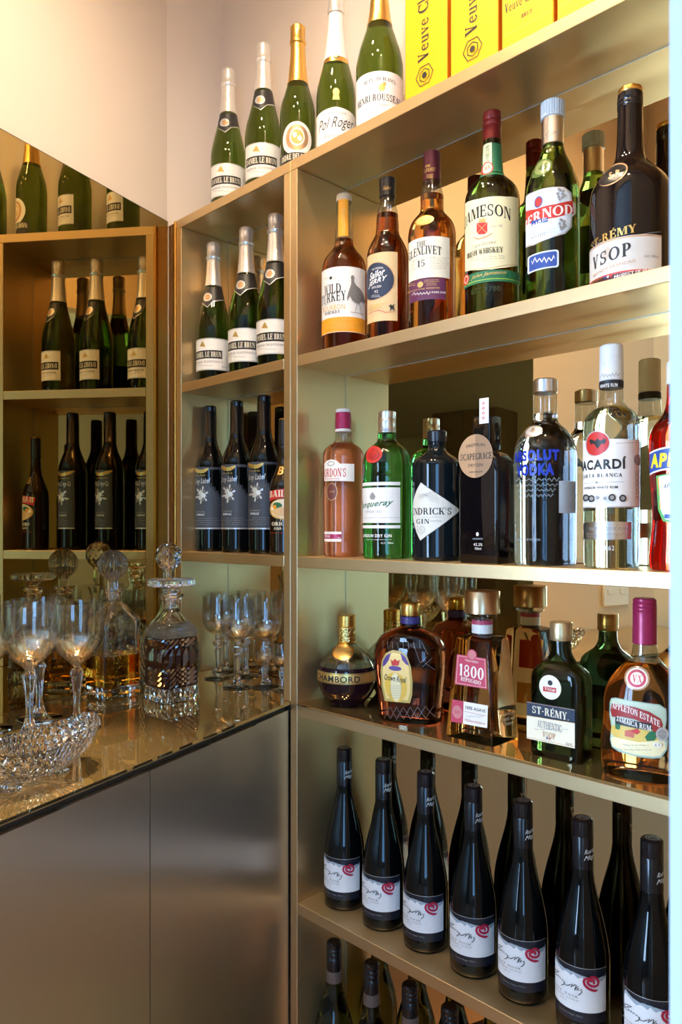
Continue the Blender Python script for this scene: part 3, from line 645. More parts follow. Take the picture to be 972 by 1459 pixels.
# yellow champagne cartons
def carton(xl, xr, h, d, label, style):
    D = D0+.018; u0, u1 = upx(xl, D), upx(xr, D); w = u1-u0
    r = empty('champagne_carton', SH((u0+u1)/2, .018, E+ZTOP), SHROT); tag(r, label, 'carton', 'yellow champagne cartons')
    mb = MB(); mb.box(-w/2, w/2, 0, d, 0, h, yellow, .001); mb.build('carton_body', r, smooth=0)
    for q in (-1, 1): mb = MB(); mb.box(w/2*q-.0004 if q < 0 else w/2, -w/2 if q < 0 else w/2+.0004, .001, d-.001, .001, h-.001, cartor, 0); mb.build('carton_side', r, smooth=0)
    L = Label(PlaneMap(r, (0, 0, 0), (1, 0, 0), (0, 0, 1)), 'carton_print', r)
    def TT(t, a0, a1, z0, z1, mat, rot=0, bold=0, shear=0):
        vs, fs, _ = roman(t); L.emit([(a0+(a1-a0)*(1-y if rot else x), z0+(z1-z0)*(x if rot else y)) for x, y in vs], fs, mat)
    def star(x, z, R_):
        for k in range(6):
            for a_, b_ in ((R_, k), (R_*.62, k+.5)):
                t0, t1_ = pi/3*b_, pi/3*(b_+1)
                p, q = Vector((x+a_*cos(t0), z+a_*sin(t0))), Vector((x+a_*cos(t1_), z+a_*sin(t1_))); dd = (q-p).normalized()*.0007; nn = Vector((-dd.y, dd.x))
                L.emit([tuple(p-nn), tuple(q-nn), tuple(q+nn), tuple(p+nn)], [(0, 1, 2, 3)], ink)
        L.emit([(x+R_*.3*cos(pi/3*k), z+R_*.3*sin(pi/3*k)) for k in range(6)], [(0, 1, 2, 3, 4, 5)], ink)
    if style:
        TT('Veuve Clicquot', -.017, .013, .062, .240, ink, 1, .012); star(-.002, .038, .018)
    else:
        TT('Veuve Clicquot', -.038, .038, .060, .079, ink, 0, .02); TT('BRUT', -.009, .009, .044, .050, ink); star(0, .11, .016); L.emit([(-.04, .03), (.04, .03), (.04, .0306), (-.04, .0306)], [(0, 1, 2, 3)], tan2)
    L.done()
carton(577.5, 637, .33, .09, 'yellow champagne carton with upright lettering beside the gold necked bottle', 1)
carton(642.5, 709.5, .33, .09, 'yellow champagne carton with upright lettering, second from the bottles', 1)
carton(715.5, 788.5, .33, .09, 'yellow champagne carton with level lettering, third from the bottles', 0)
carton(794.5, 880, .33, .09, 'yellow champagne carton at the right end of the top row', 0)

# red wine with slate labels
B = Bottle('wine_bottle', 'dark red wine bottle with slate label and medal on its neck, nearest the corner', 'bottle', CK, 188, Z3, group='slate labelled red wine bottles')
B.glass([(1355, 56), (1065, 57), (1035, 55), (1005, 48), (980, 38), (955, 29), (930, 25), (900, 23.5), (860, 23)], wineg)
B.part('screw_cap', [(938, 26), (935, 25.2), (832, 24.5), (830, 23.6), (827, 24.3), (812, 24), (808, 22)], blackf)
L = B.lab(); L.rect(131, 236, 1042, 1282, slate); L.rect(131, 236, 1276, 1281, silverp)
def wing(L, x, y):
    for q in (-1, 1): L.poly([(x, y+6), (x+6*q, y-4), (x+26*q, y-10), (x+30*q, y-6), (x+20*q, y+4), (x+8*q, y+11)], gold)
    L.ell(x, y+4, 5, 8, gold)
wing(L, 153, 1056); L.text('WYNNS', 134, 170, 1072, 1078, gold)
L.text('Grey Label', 133, 188, 1086, 1112, silverp, .01, .3, slope=.002)
def flower(L, x, y):
    for k in range(12):
        a = k*pi/6+.2; r1 = 30 if k % 2 else 22; w_ = .16
        L.poly([(x+7*cos(a), y+9*sin(a)), (x+r1*.7*cos(a-w_), y+r1*sin(a-w_)), (x+r1*.82*cos(a), y+r1*1.2*sin(a)), (x+r1*.7*cos(a+w_), y+r1*sin(a+w_))], silverp if k % 2 else inkgrey)
    L.ell(x-4, y-8, 8, 9, silverp); L.ell(x+6, y+2, 8, 9, paleb); L.ell(x-5, y+10, 8, 9, silverp)
flower(L, 158, 1150)
L.text('COONAWARRA', 138, 170, 1212, 1218, inkgrey); L.text('SHIRAZ', 140, 168, 1222, 1230, paleb, .02)
for k in range(4): L.fine(134, 226, 1240+k*8, 1, 8, inkgrey, .0006, k)
L.done()
Lm = B.lab('neck_medal'); Lm.rect(168, 196, 880, 902, creamw); Lm.ell(182, 868, 15, 16, creamw); Lm.ell(182, 868, 11, 12, ink); Lm.ell(182, 868, 8, 9, creamw); medal = Lm.done()
for px, lb in ((337.5, 'dark red wine bottle with slate label in the middle of its row of three'), (376.5, 'dark red wine bottle with slate label standing beside the cream liqueur bottle')):
    c = B.copy(px, lb)
    for ch in list(c.children):
        if ch.name.startswith('neck_medal'): bpy.data.objects.remove(ch)
# cream liqueur, half hidden by the divider
B = Bottle('liqueur_bottle', 'dark cream liqueur bottle with red banner label, half hidden by the divider', 'bottle', CK, 474, Z3, .05)
B.glass([(1375, 58), (1170, 58), (1120, 56), (1085, 47), (1050, 33), (1020, 25), (980, 22), (930, 21)], solid('brown_black_glass', (.012, .006, .004), .04, 0, .1, 20))
B.part('screw_cap', [(960, 23), (862, 22)], black); B.part('cap_top', [(863, 21.5), (856, 20)], goldf)
L = B.lab(zc=True); L.text('B', 448, 472, 1040, 1072, gold, .03, .3)
L.poly([(418, 1140), (440, 1130), (474, 1126), (508, 1130), (530, 1140), (528, 1176), (508, 1166), (474, 1161), (440, 1166), (419, 1176)], red)
L.text('BAILEYS', 420, 528, 1134, 1160, creamw, .03, arc=.002, serif=1)
L.ell(474, 1204, 54, 40, tan2); L.ell(474, 1202, 50, 36, creamw); L.ell(448, 1192, 18, 14, green); L.poly([(425, 1212), (460, 1196), (500, 1204), (524, 1216), (500, 1232), (446, 1232)], tan); L.ell(438, 1196, 7, 8, orange)
L.text('The', 456, 486, 1240, 1252, creamw, 0, .3); L.text('ORIGINAL', 428, 520, 1254, 1268, creamw, .01, serif=1); L.text('Irish Cream', 436, 512, 1272, 1284, creamw, .01, .3); L.line(424, 524, 1296, .0006, red); L.done()

# ---------------------------------------------------------------- wide unit, upper shelf: whiskies
CA = (430, 200, 3.6); CC = (650, 120, 3.019)
B = Bottle('whiskey_bottle', 'bourbon bottle with white label showing a turkey and orange neck tape', 'bottle', CA, 218, Z2)
B.glass([(1050, 113), (1010, 115), (690, 115), (655, 113), (622, 104), (595, 87), (570, 66), (548, 52), (525, 47), (490, 45), (330, 39), (318, 38)], deepam, fill=515)
B.part('stopper', [(320, 40), (300, 40.5), (283, 39)], P('pale_cork', (.62, .50, .34), .6))
L = B.lab('neck_tape'); L.rect(189, 238, 286, 490, orange); L.text('WILD TURKEY', 202, 224, 345, 470, tan2, rot=90); L.done()
L = B.lab(); L.rect(104, 324, 646, 982, paper); L.rect(104, 324, 904, 980, orange)
L.text('WILD', 119, 202, 736, 786, ink, .02, serif=1); L.text('TURKEY', 107, 226, 778, 828, ink, .02, slope=.003, serif=1)
L.text('STRAIGHT KENTUCKY', 118, 214, 830, 838, inkgrey); L.text('BOURBON', 113, 222, 842, 870, tan2, .01); L.text('WHISKEY', 122, 198, 874, 890, ink, .01, serif=1)
L.ell(152, 706, 7, 8, ink); L.line(120, 142, 708, .0008, tan2); L.line(162, 186, 708, .0008, tan2)
bird = P('bird_grey', (.22, .21, .20))
L.poly([(250, 700), (256, 692), (264, 694), (268, 706), (266, 724), (276, 744), (296, 762), (312, 790), (322, 826), (318, 838), (302, 826), (292, 838), (276, 836), (258, 822), (246, 800), (240, 812), (234, 826), (232, 806), (238, 780), (246, 756), (252, 736), (252, 716)], bird)
L.stroke([(282, 834), (276, 862), (270, 884)], .0011, bird); L.stroke([(292, 836), (298, 862), (302, 886)], .0011, bird); L.line(250, 312, 886, .0009, bird)
L.stroke([(262, 770), (280, 788), (300, 812)], .0012, inkgrey); L.stroke([(254, 782), (272, 804), (290, 826)], .0012, inkgrey)
L.scrib(205, 255, 912, 924, tan2, .0007, 4, 3); L.fine(122, 300, 940, 3, 11, tan2, .0009, 5); L.done()

B = Bottle('rum_bottle', 'dark spiced rum bottle with tan label and navy disc', 'bottle', CA, 440, Z2)
B.glass([(1000, 105), (640, 107), (600, 106), (568, 100), (538, 88), (512, 74), (490, 63), (472, 59), (440, 58), (395, 55), (375, 53), (345, 46), (312, 38), (296, 36)], rum, fill=386)
B.part('screw_cap', [(302, 40), (296, 42.5), (285, 42), (280, 40.5), (215, 42), (202, 41), (198, 36)], black)
L = B.lab('cap_print', R=lambda z: .0152); L.text('Sailor', 418, 460, 232, 252, gold, 0, .3); L.done()
L = B.lab(); L.rect(338, 490, 572, 925, tan); L.stroke([(344, 592), (482, 580)], .0006, tan2)
L.ell(402, 717, 74, 98, copper); L.ell(402, 717, 70, 94, navy); L.text('THE ORIGINAL', 362, 420, 652, 662, paper, arc=.001)
L.text('Sailor', 352, 428, 664, 702, paper, .03, .35, slope=.006); L.text('JERRY', 346, 440, 706, 738, paper, .03, .35, slope=.008); L.text('SPICED', 362, 410, 745, 756, paper, .01); L.text('92', 376, 394, 768, 782, paper); L.fine(352, 416, 794, 2, 8, paper, .0006, 2)
L.text('SAVAGE CARIBBEAN RUM', 344, 440, 838, 846, tan2, slope=.003); L.text('CARIBBEAN', 348, 412, 852, 866, tan2, .01, slope=.002)
L.poly([(446, 852), (456, 842), (462, 850), (474, 840), (470, 854), (476, 878), (462, 864), (450, 878), (454, 860)], ink); L.stroke([(345, 892), (400, 872), (430, 884), (478, 882)], .001, red); L.done()

B = Bottle('whisky_bottle', 'amber single malt bottle with ivory label, plum cap and orange oval', 'bottle', CA, 668, Z2)
B.glass([(945, 121), (505, 122), (475, 120), (440, 111), (412, 94), (390, 74), (372, 62), (355, 59.5), (295, 59), (262, 53), (235, 47), (205, 44)], glass('honey_spirit', (.84, .40, .09), 1.38), fill=290)
B.part('capsule', [(216, 46), (205, 45), (110, 44.5), (66, 43.5)], plum)
L = B.lab('capsule_print', R=lambda z: .01545); L.text('THE', 634, 660, 124, 136, gold, .01, serif=1); L.text('GLENLIVET', 628, 686, 140, 158, gold, .01, serif=1); L.fine(640, 676, 176, 3, 8, gold, .0008, 3); L.done()
L = B.lab('shoulder_seal', True); L.ell(630, 407, 47, 25, goldf); L.ell(630, 407, 40, 20, tan2); L.done()
L = B.lab(); L.rect(551, 756, 492, 702, creamw); L.rect(556, 735, 706, 815, purple)
L.text('THE', 592, 640, 514, 541, ink, .02, serif=1); L.text('GLENLIVET', 553, 714, 548, 592, ink, .02, arc=.003, serif=1); L.text('SINGLE MALT SCOTCH WHISKY', 570, 690, 598, 606, inkgrey); L.text('15', 597, 633, 612, 646, ink, .02, serif=1)
L.fine(560, 592, 622, 6, 9, inkgrey, .0005, 2); L.fine(642, 750, 610, 7, 9, inkgrey, .0005, 4); L.text('YEARS OF AGE', 592, 640, 652, 660, inkgrey)
L.ell(617, 742, 13, 15, gold); L.fine(560, 600, 736, 2, 9, tan2, .0007, 6); L.fine(634, 700, 722, 4, 9, tan2, .0007, 7); L.text('FRENCH OAK RESERVE', 566, 700, 762, 770, tan2); L.scrib(584, 664, 780, 800, paper, .0008, 6, 9); L.text('RARE OAK', 668, 726, 782, 792, paper); L.done()

B = Bottle('whiskey_bottle', 'dark green whiskey bottle with large yellow cream label and red cap', 'bottle', CC, 155, Z2)
B.glass([(965, 116), (520, 117), (492, 115), (466, 107), (442, 92), (422, 72), (406, 55), (392, 49), (360, 45.5), (300, 41), (245, 38)], jamg)
B.part('capsule', [(250, 39.5), (240, 39), (190, 39.5), (186, 38), (183, 39.5), (165, 39.5), (162, 38), (159, 39.5), (125, 39)], solid('crimson_cap', (.20, .015, .015), .3, .3, .06))
L = B.lab('neck_label', True); L.rect(112, 200, 252, 388, green); L.rect(118, 154, 252, 345, cream); L.text('JAMESON', 128, 144, 262, 330, green, rot=90, serif=1); L.ell(136, 358, 24, 27, red); L.ell(136, 358, 19, 22, cream); L.text('JJS', 124, 148, 350, 366, red, .02); L.done()
L = B.lab(); L.poly([(42, 505), (100, 488), (155, 482), (210, 488), (262, 500), (262, 790), (210, 792), (155, 796), (100, 796), (42, 800)], cream)
L.text('JAMESON', 42, 230, 532, 584, ink, .03, arc=.007, serif=1); L.stroke([(44, 800), (100, 793), (155, 790), (262, 786)], .001, gold)
L.poly([(92, 592), (136, 592), (136, 630), (126, 642), (102, 642), (92, 630)], red); L.stroke([(94, 594), (134, 638)], .0016, gold); L.stroke([(134, 594), (94, 638)], .0016, gold); L.poly([(100, 590), (104, 572), (114, 580), (118, 566), (124, 578), (130, 574), (128, 590)], gold); L.stroke([(80, 652), (100, 662), (130, 654), (156, 640)], .0022, copper)
L.fine(48, 84, 632, 1, 8, inkgrey, .0006, 4); L.text('Since 1780', 150, 196, 606, 616, inkgrey, 0, .3); L.text('Triple Distilled', 74, 172, 676, 694, inkgrey, 0, .4, slope=.002); L.text('IRISH WHISKEY', 54, 198, 702, 726, ink, .02, serif=1); L.fine(60, 210, 742, 2, 10, inkgrey, .0006, 8)
L.rect(42, 264, 800, 850, green); L.line(44, 264, 838, .0012, P('lime_print', (.35, .55, .05))); L.text('John Jameson', 72, 210, 806, 826, tan2, 0, .45, slope=.003); L.ell(54, 834, 12, 24, red); L.ell(54, 834, 8, 17, cream); L.ell(54, 834, 6, 13, red); L.done()
L = B.lab('embossing'); L.text('EST 1780', 70, 190, 868, 890, P('glass_emboss', (.03, .05, .02), .1), .01); L.done()

B = Bottle('pastis_bottle', 'green aniseed spirit bottle with pale blue label and red banner', 'bottle', CC, 416, Z2)
B.glass([(900, 113), (500, 113), (455, 110), (420, 102), (385, 89), (350, 73), (318, 58), (292, 49), (270, 45), (150, 43)], olive)
B.part('silver_sleeve', [(270, 47), (260, 46.6), (152, 46)], silver); B.part('screw_cap', [(156, 47), (152, 50), (140, 49.5), (137, 48), (133, 50), (85, 49.5), (80, 46)], P('pale_blue_cap', (.50, .60, .68), .3), ribs=30)
L = B.lab('sleeve_print', R=lambda z: .01635); L.scrib(384, 450, 196, 220, inkgrey, .0006, 3, 5); L.stroke([(384, 232), (420, 210), (440, 200)], .0006, inkgrey); L.done()
L = B.lab('shoulder_seal', True); seal = P('moulded_green_seal', (.10, .16, .04), .12, coat=.6); L.ell(376, 350, 38, 36, seal); L.ell(376, 350, 30, 28, solid('moulded_seal_field', (.22, .28, .10), .2)); L.text('45', 358, 394, 338, 362, seal, .05); L.done()
L = B.lab(); L.poly([(305, 470), (340, 452), (460, 446), (490, 474), (494, 510), (508, 524), (508, 566), (494, 580), (492, 622), (466, 648), (400, 662), (340, 684), (305, 694)], silverp)
L.poly([(305, 476), (342, 458), (456, 452), (484, 478), (488, 512), (502, 526), (502, 564), (488, 576), (486, 618), (462, 642), (400, 655), (340, 676), (305, 686)], paleb)
L.poly([(305, 536), (350, 528), (430, 516), (496, 510), (498, 566), (430, 574), (350, 586), (305, 596)], red)
L.text('PERNOD', 304, 494, 528, 572, paper, .05, slope=.009, serif=1)
L.ell(359, 498, 17, 24, blue); L.ell(359, 498, 13, 19, red); L.poly([(330, 580), (396, 570), (396, 588), (330, 600)], blue); L.text('PARIS', 334, 392, 578, 592, paper, .03, slope=.004, serif=1)
for k in range(9): L.ell(446+8*cos(k*2.4)*(1+k*.12), 476+14*sin(k*2.4)*(1+k*.1), 5, 6, inkgrey); L.ell(452+7*cos(k*2.4)*(1+k*.1), 606+13*sin(k*2.4)*(1+k*.1), 5, 6, inkgrey)
L.fine(320, 430, 622, 2, 14, P('soft_blue_print', (.32, .42, .55)), .0008, 3); L.text('ANIS', 330, 388, 642, 652, inkgrey); L.done()
L = B.lab('lower_label'); L.rect(313, 440, 714, 790, paleb, .004); L.rect(320, 433, 720, 784, blue, .003); L.scrib(330, 424, 734, 766, paper, .0014, 5, 8); L.done()

B = Bottle('brandy_bottle', 'broad black brandy bottle with gold topped cap and silver label', 'bottle', CC, 749, Z2)
browng = solid('near_black_brown_glass', (.005, .003, .004), .025, 0, .1, 20, spec=.38)
B.glass([(842, 165), (520, 166), (475, 163), (440, 152), (412, 134), (388, 112), (364, 88), (344, 72), (322, 63), (290, 58), (200, 53), (100, 51)], browng, seg=64)
B.part('screw_cap', [(112, 52), (104, 53), (100, 51), (96, 53), (86, 53), (82, 51), (78, 53), (44, 51)], blackf); B.part('cap_top', [(46, 50.5), (38, 51), (24, 48), (20, 42)], goldf)
L = B.lab('shoulder_medallion', True); L.ell(690, 372, 50, 40, copper); L.ell(690, 372, 45, 35, ink); L.ell(690, 372, 40, 31, black); L.text('S-R', 668, 712, 358, 386, copper, .03); L.done()
L = B.lab(); L.text('ST-RÉMY', 594, 772, 606, 650, gold, .03, slope=.006, serif=1); L.stroke([(592, 672), (660, 660), (749, 654), (868, 650)], .0008, inkgrey)
L.rect(586, 868, 646, 812, P('label_silver', (.60, .60, .58), .45)); L.rect(586, 868, 648, 654, copper); L.ell(660, 710, 16, 26, P('label_silver_dark', (.52, .46, .40), .45)); L.text('VSOP', 602, 752, 690, 748, ink, .015, spacing=1.15, slope=.006, serif=1); L.text('BRANDY FRANCAIS', 604, 770, 764, 778, copper, slope=.006); L.text('36% 700ml', 802, 856, 742, 754, inkgrey)
L.rect(586, 868, 796, 802, red); L.rect(586, 868, 803, 838, P('ink_maroon', (.05, .012, .015))); L.text('PRODUCT OF FRANCE', 688, 850, 800, 814, paper, .02, slope=.006, serif=1); L.text('FINEST', 600, 640, 818, 830, gold); L.ell(652, 816, 4, 5, blue); L.ell(664, 815, 4, 5, paper); L.ell(676, 813, 4, 5, red); L.done()

# ---------------------------------------------------------------- wide unit, second shelf: gins, vodka, white rum
CD = (430, 520, 3.6); CE = (680, 470, 3.329)
B = Bottle('gin_bottle', 'pink gin bottle with white label and raspberry cap at the divider', 'bottle', CD, 213, Z3)
B.glass([(980, 99), (900, 101), (475, 104), (450, 102), (432, 93), (415, 74), (402, 54), (392, 43), (345, 39)], pinkl, fill=402)
B.part('cap_ring', [(346, 41.5), (330, 41)], paper); B.part('screw_cap', [(330, 41), (285, 41.5), (282, 40.5), (246, 40)], raspb); B.part('cap_top', [(246, 39.5), (228, 38)], paper)
L = B.lab(); L.poly([(118, 508), (130, 492), (155, 484), (180, 490), (196, 506), (268, 508), (268, 598), (118, 596)], paper); L.text("GORDON'S", 112, 226, 530, 574, red, .03, serif=1); L.ell(152, 506, 18, 12, inkgrey); L.ell(152, 506, 14, 8, paper); L.text('PREMIUM PINK', 124, 196, 580, 587, red)
L.done(); L = B.lab('oval_seal'); L.ell(157, 650, 27, 46, copper); L.ell(157, 650, 24, 42, P('seal_brown', (.16, .04, .03))); L.scrib(142, 172, 640, 660, copper, .0008, 3, 4)
L.done(); L = B.lab('lower_label'); L.rect(118, 204, 855, 906, paper); L.rect(118, 204, 868, 892, raspb); L.text('PINK', 122, 150, 872, 886, paper); L.text('70cl', 184, 200, 882, 890, paper); L.done()
B = Bottle('gin_bottle', 'squat green gin bottle with silver cap and red seal', 'bottle', CD, 438, Z3)
B.glass([(988, 124), (600, 126), (580, 128), (572, 127.5), (564, 124), (524, 124), (516, 127), (508, 127), (498, 123), (465, 117), (438, 103), (418, 82), (402, 60), (390, 51), (352, 47)], greeng)
B.part('screw_cap', [(353, 47), (345, 46.5), (322, 46), (319, 45), (316, 46), (280, 45.5), (278, 44.5), (275, 45.5), (243, 45), (240, 42)], silver)
L = B.lab('cap_print', R=lambda z: .01685); L.text('TANQUERAY', 402, 474, 326, 340, inkgrey, .01); L.done()
L = B.lab('red_seal', True); L.ell(373, 458, 41, 44, red); L.ell(373, 458, 31, 33, P('seal_red_deep', (.38, .015, .015))); L.spiral(373, 458, 18, 1.3, .0016, red); L.done()
L = B.lab(); L.rect(313, 503, 600, 617, paper); L.rect(313, 503, 628, 810, paper); L.rect(313, 503, 822, 838, paper); L.text('Tanqueray', 313, 470, 696, 736, green, .02, .5, slope=.006); L.text('IMPORTED', 332, 410, 746, 759, inkgrey, spacing=1.2); L.poly([(357, 690), (352, 674), (362, 654), (370, 654), (382, 674), (376, 690)], inkgrey); L.line(318, 498, 784, .0005, inkgrey); L.text('LONDON DRY GIN', 318, 460, 868, 884, paper, .03); L.text('43.1%', 408, 430, 908, 918, paper); L.text('700ml', 440, 468, 908, 918, paper); L.fine(330, 465, 896, 1, 8, paper, .0005, 3); L.done()
B = Bottle('gin_bottle', 'black apothecary gin bottle with cream diamond label', 'bottle', CD, 693, Z3)
B.glass([(997, 127), (515, 127), (502, 125), (490, 115), (478, 99), (464, 79), (452, 60), (440, 48), (425, 44), (400, 43)], solid('black_gin_glass', (.005, .009, .012), .025, 0, .1, 20, spec=.38), seg=64)
B.part('stopper', [(402, 44), (396, 48.5), (390, 49.5), (346, 51), (338, 47)], black)
L = B.lab(); dp = [(615, 598), (690, 654), (770, 712), (811, 745), (770, 782), (690, 846), (612, 905), (592, 862), (576, 800), (570, 745), (576, 690), (594, 636)]
L.poly(dp, ink); L.poly([(615+(x-615)*.975, 748+(y-748)*.97) for x, y in dp], P('label_bone', (.74, .73, .66)))
L.text("HENDRICK'S", 566, 764, 732, 768, ink, .03, serif=1); L.text('GIN', 592, 656, 790, 814, ink, .01, spacing=1.3, serif=1); L.line(660, 716, 800, .0008, inkgrey); L.fine(600, 740, 780, 1, 8, inkgrey, .0006, 2)
for k in range(5): L.stroke([(592+k*8, 690-k*2), (610+k*16, 664-k*4), (640+k*14, 668+k*4), (664+k*10, 700+k*3)], .0006, inkgrey)
L.spiral(620, 842, 22, 1.6, .0006, inkgrey, 0, 26); L.done()

# flat black gin bottle, copper disc
D_ = D0+.026; ua, ub = upx(653, D_), upx(709.5, D_); wb = ub-ua
r = empty('gin_bottle', SH((ua+ub)/2, .026, E+Z3), SHROT); tag(r, 'flat sided black gin bottle with copper disc and white tape', 'bottle')
scape = solid('jet_black_glass', (.004, .003, .004), .03, 0, .1, 20, spec=.38); dp_ = .052
def rrect(hx, hy, cx_, cy_, z, rr, k=5):
    pts = []
    for sx, sy, t0 in ((1, 1, 0), (-1, 1, 90), (-1, -1, 180), (1, -1, 270)):
        pts += [(cx_+sx*(hx-rr)+rr*cos(rad(t0+q*90/k)), cy_+sy*(hy-rr)+rr*sin(rad(t0+q*90/k)), z) for q in range(k+1)]
    return pts
mb = MB(); hx, hy = wb/2, dp_/2
zsh = .172
mb.loft([rrect(hx*.95, hy*.93, 0, hy, 0, .006), rrect(hx, hy, 0, hy, .004, .006), rrect(hx, hy, 0, hy, .142, .006), rrect(hx*.985, hy*.985, 0, hy, .155, .008), rrect(hx*.93, hy*.94, 0, hy, .165, .010), rrect(hx*.80, hy*.86, 0, hy, zsh, .012), rrect(hx*.60, hy*.72, 0, hy, zsh+.0035, .012), rrect(.0155, .0155, 0, hy, zsh+.006, .0148), rrect(.0145, .0145, 0, hy, zsh+.0085, .0142)], scape); mb.build('bottle_glass', r)
mb = MB(); mb.loft([rrect(.0165, .0165, 0, hy, zsh+.009, .004), rrect(.0168, .0168, 0, hy, zsh+.011, .004), rrect(.0168, .0168, 0, hy, .231, .004), rrect(.0155, .0155, 0, hy, .233, .004)], scape); mb.build('stopper', r)
L = Label(PlaneMap(r, (0, hy-.0169, 0), (1, 0, 0), (0, 0, 1)), 'neck_tape', r, CD); L.rect(912, 960, 170, 300, paper)
for k, yy in enumerate((190, 215, 240, 265)): L.text('o', 926, 940, yy, yy+14, pink, .03)
L.done()
L = Label(PlaneMap(r, (0, 0, 0), (1, 0, 0), (0, 0, 1)), 'copper_disc', r, CD); L.ell(893, 467, 88, 112, copper)
a0, a1, z0, z1 = L.span(805, 981, 355, 579); cx_, cz_, rx_, rz_ = (a0+a1)/2, (z0+z1)/2, (a1-a0)/2, (z1-z0)/2
L.poly_az([(cx_, cz_-rz_*.99)]+[(cx_+rx_*.99*sin(t*pi/14), cz_-rz_*.99*cos(t*pi/14)) for t in range(15)], solid('copper_shade', (.40, .25, .15), .42, .5, .05))
L.text('SCAPEGRACE', 816, 976, 452, 486, ink, .02, serif=1); L.text('PREMIUM', 846, 940, 408, 424, ink, arc=.002); L.text('DRY GIN', 856, 930, 506, 522, ink); L.text('NEW ZEALAND', 862, 930, 544, 552, ink); L.done()
L = Label(PlaneMap(r, (0, 0, 0), (1, 0, 0), (0, 0, 1)), 'front_print', r, CD); L.ell(902, 868, 7, 10, paper); L.text('HANDCRAFTED', 878, 930, 888, 896, silverp); L.text('42.2%', 882, 928, 914, 928, paper); L.text('700ml', 888, 922, 936, 948, paper); L.done()

B = Bottle('vodka_bottle', 'clear round shouldered vodka bottle with blue lettering', 'bottle', CE, 323, Z3)
B.glass([(1108, 143), (620, 146), (580, 144), (545, 137), (512, 123), (485, 104), (462, 82), (446, 64), (432, 57), (300, 54)], clearl, fill=402, seg=64)
B.part('screw_cap', [(304, 55), (298, 57), (294, 56.5), (242, 56.5), (236, 53)], silver)
L = B.lab('shoulder_seal', True); L.ell(270, 477, 42, 28, silver); L.ell(270, 477, 34, 22, silverp); L.ell(270, 474, 9, 12, silver); L.done()
L = B.lab('front_print'); bl = P('cobalt_print', (.005, .03, .42), .35); L.text('ABSOLUT', 184, 384, 566, 620, bl, .055); L.text('VODKA', 196, 362, 632, 690, bl, .055); gs = P('grey_script', (.30, .36, .42), .4)
for k, yy in enumerate((710, 735, 760, 785)): L.scrib(190+k*4, 390-k*10, yy-10, yy+10, gs, .0007, 9, k+3)
L.done(); L = B.lab('lower_print'); L.text('COUNTRY OF SWEDEN', 196, 300, 990, 1000, gs); L.done()
q = B.R(.05)
mbk = MB(); rr_ = [];
for zz in (.078, .125):
    rr_.append([((q*.985)*sin(t), -(q*.985)*cos(t), zz) for t in [rad(25+i*4) for i in range(13)]])
mbk.add(rr_[0]+rr_[1], [(i, i+1, 14+i, 13+i) for i in range(12)], paleb); mbk.build('side_label', B.root)

B = Bottle('rum_bottle', 'clear white rum bottle with red bat roundel on white label', 'bottle', CE, 637, Z3)
B.glass([(1125, 127), (475, 129), (445, 127), (420, 119), (398, 104), (380, 84), (364, 65), (350, 56), (275, 53)], mintl, fill=370, seg=64)
B.part('cap_band', [(280, 55.5), (245, 55.5)], ink); B.part('screw_cap', [(245, 55), (160, 54), (157, 53), (154, 54), (130, 53.5), (127, 52.5), (124, 53.5), (80, 53), (74, 49)], paper)
L = B.lab('cap_print', R=lambda z: .0178); L.text('WHITE RUM', 588, 664, 253, 270, paper, .02); L.scrib(586, 676, 200, 228, inkgrey, .0007, 6, 5); L.done()
L = B.lab(); L.poly([(510, 524), (600, 516), (760, 530), (760, 838), (510, 842)], paper); L.rect(512, 758, 836, 842, silverp)
L.ell(578, 536, 54, 61, silverp); L.ell(578, 536, 50, 57, red)
L.poly([(540, 520), (552, 514), (562, 522), (572, 520), (576, 512), (580, 512), (584, 520), (594, 522), (604, 514), (616, 520), (608, 540), (596, 536), (588, 546), (578, 562), (568, 546), (560, 536), (548, 540)], ink)
L.text('BACARDÍ', 506, 700, 600, 660, ink, .035); L.text('CARTA BLANCA', 512, 682, 680, 697, ink, .015, spacing=1.2, serif=1); L.line(516, 690, 722, .0005, inkgrey); L.ell(574, 722, 5, 6, inkgrey); L.text('SUPERIOR WHITE RUM', 520, 664, 740, 752, ink, .01)
for k, xx in enumerate((528, 552, 580, 610, 640, 684)): L.ell(xx, 795+(k % 2)*4, 15, 17, ink if k in (0, 1, 4, 5) else silverp); L.ell(xx, 795+(k % 2)*4, 9, 10, inkgrey)
L.ell(744, 620, 14, 26, inkgrey); L.text('EL RON DE BACARDI', 736, 750, 670, 800, inkgrey, rot=90); L.fine(652, 752, 538, 1, 8, inkgrey, .0006, 3); L.done()
L = B.lab('lower_label'); L.poly([(514, 916), (600, 908), (722, 912), (722, 992), (600, 996), (514, 994)], silver); L.text('SANTIAGO DE CUBA', 540, 712, 936, 950, inkgrey, .01); L.text('1862', 600, 650, 1024, 1046, silverp, .01); L.scrib(612, 690, 960, 980, inkgrey, .0006, 5, 3); L.fine(524, 600, 968, 2, 10, inkgrey, .0006, 4); L.done()

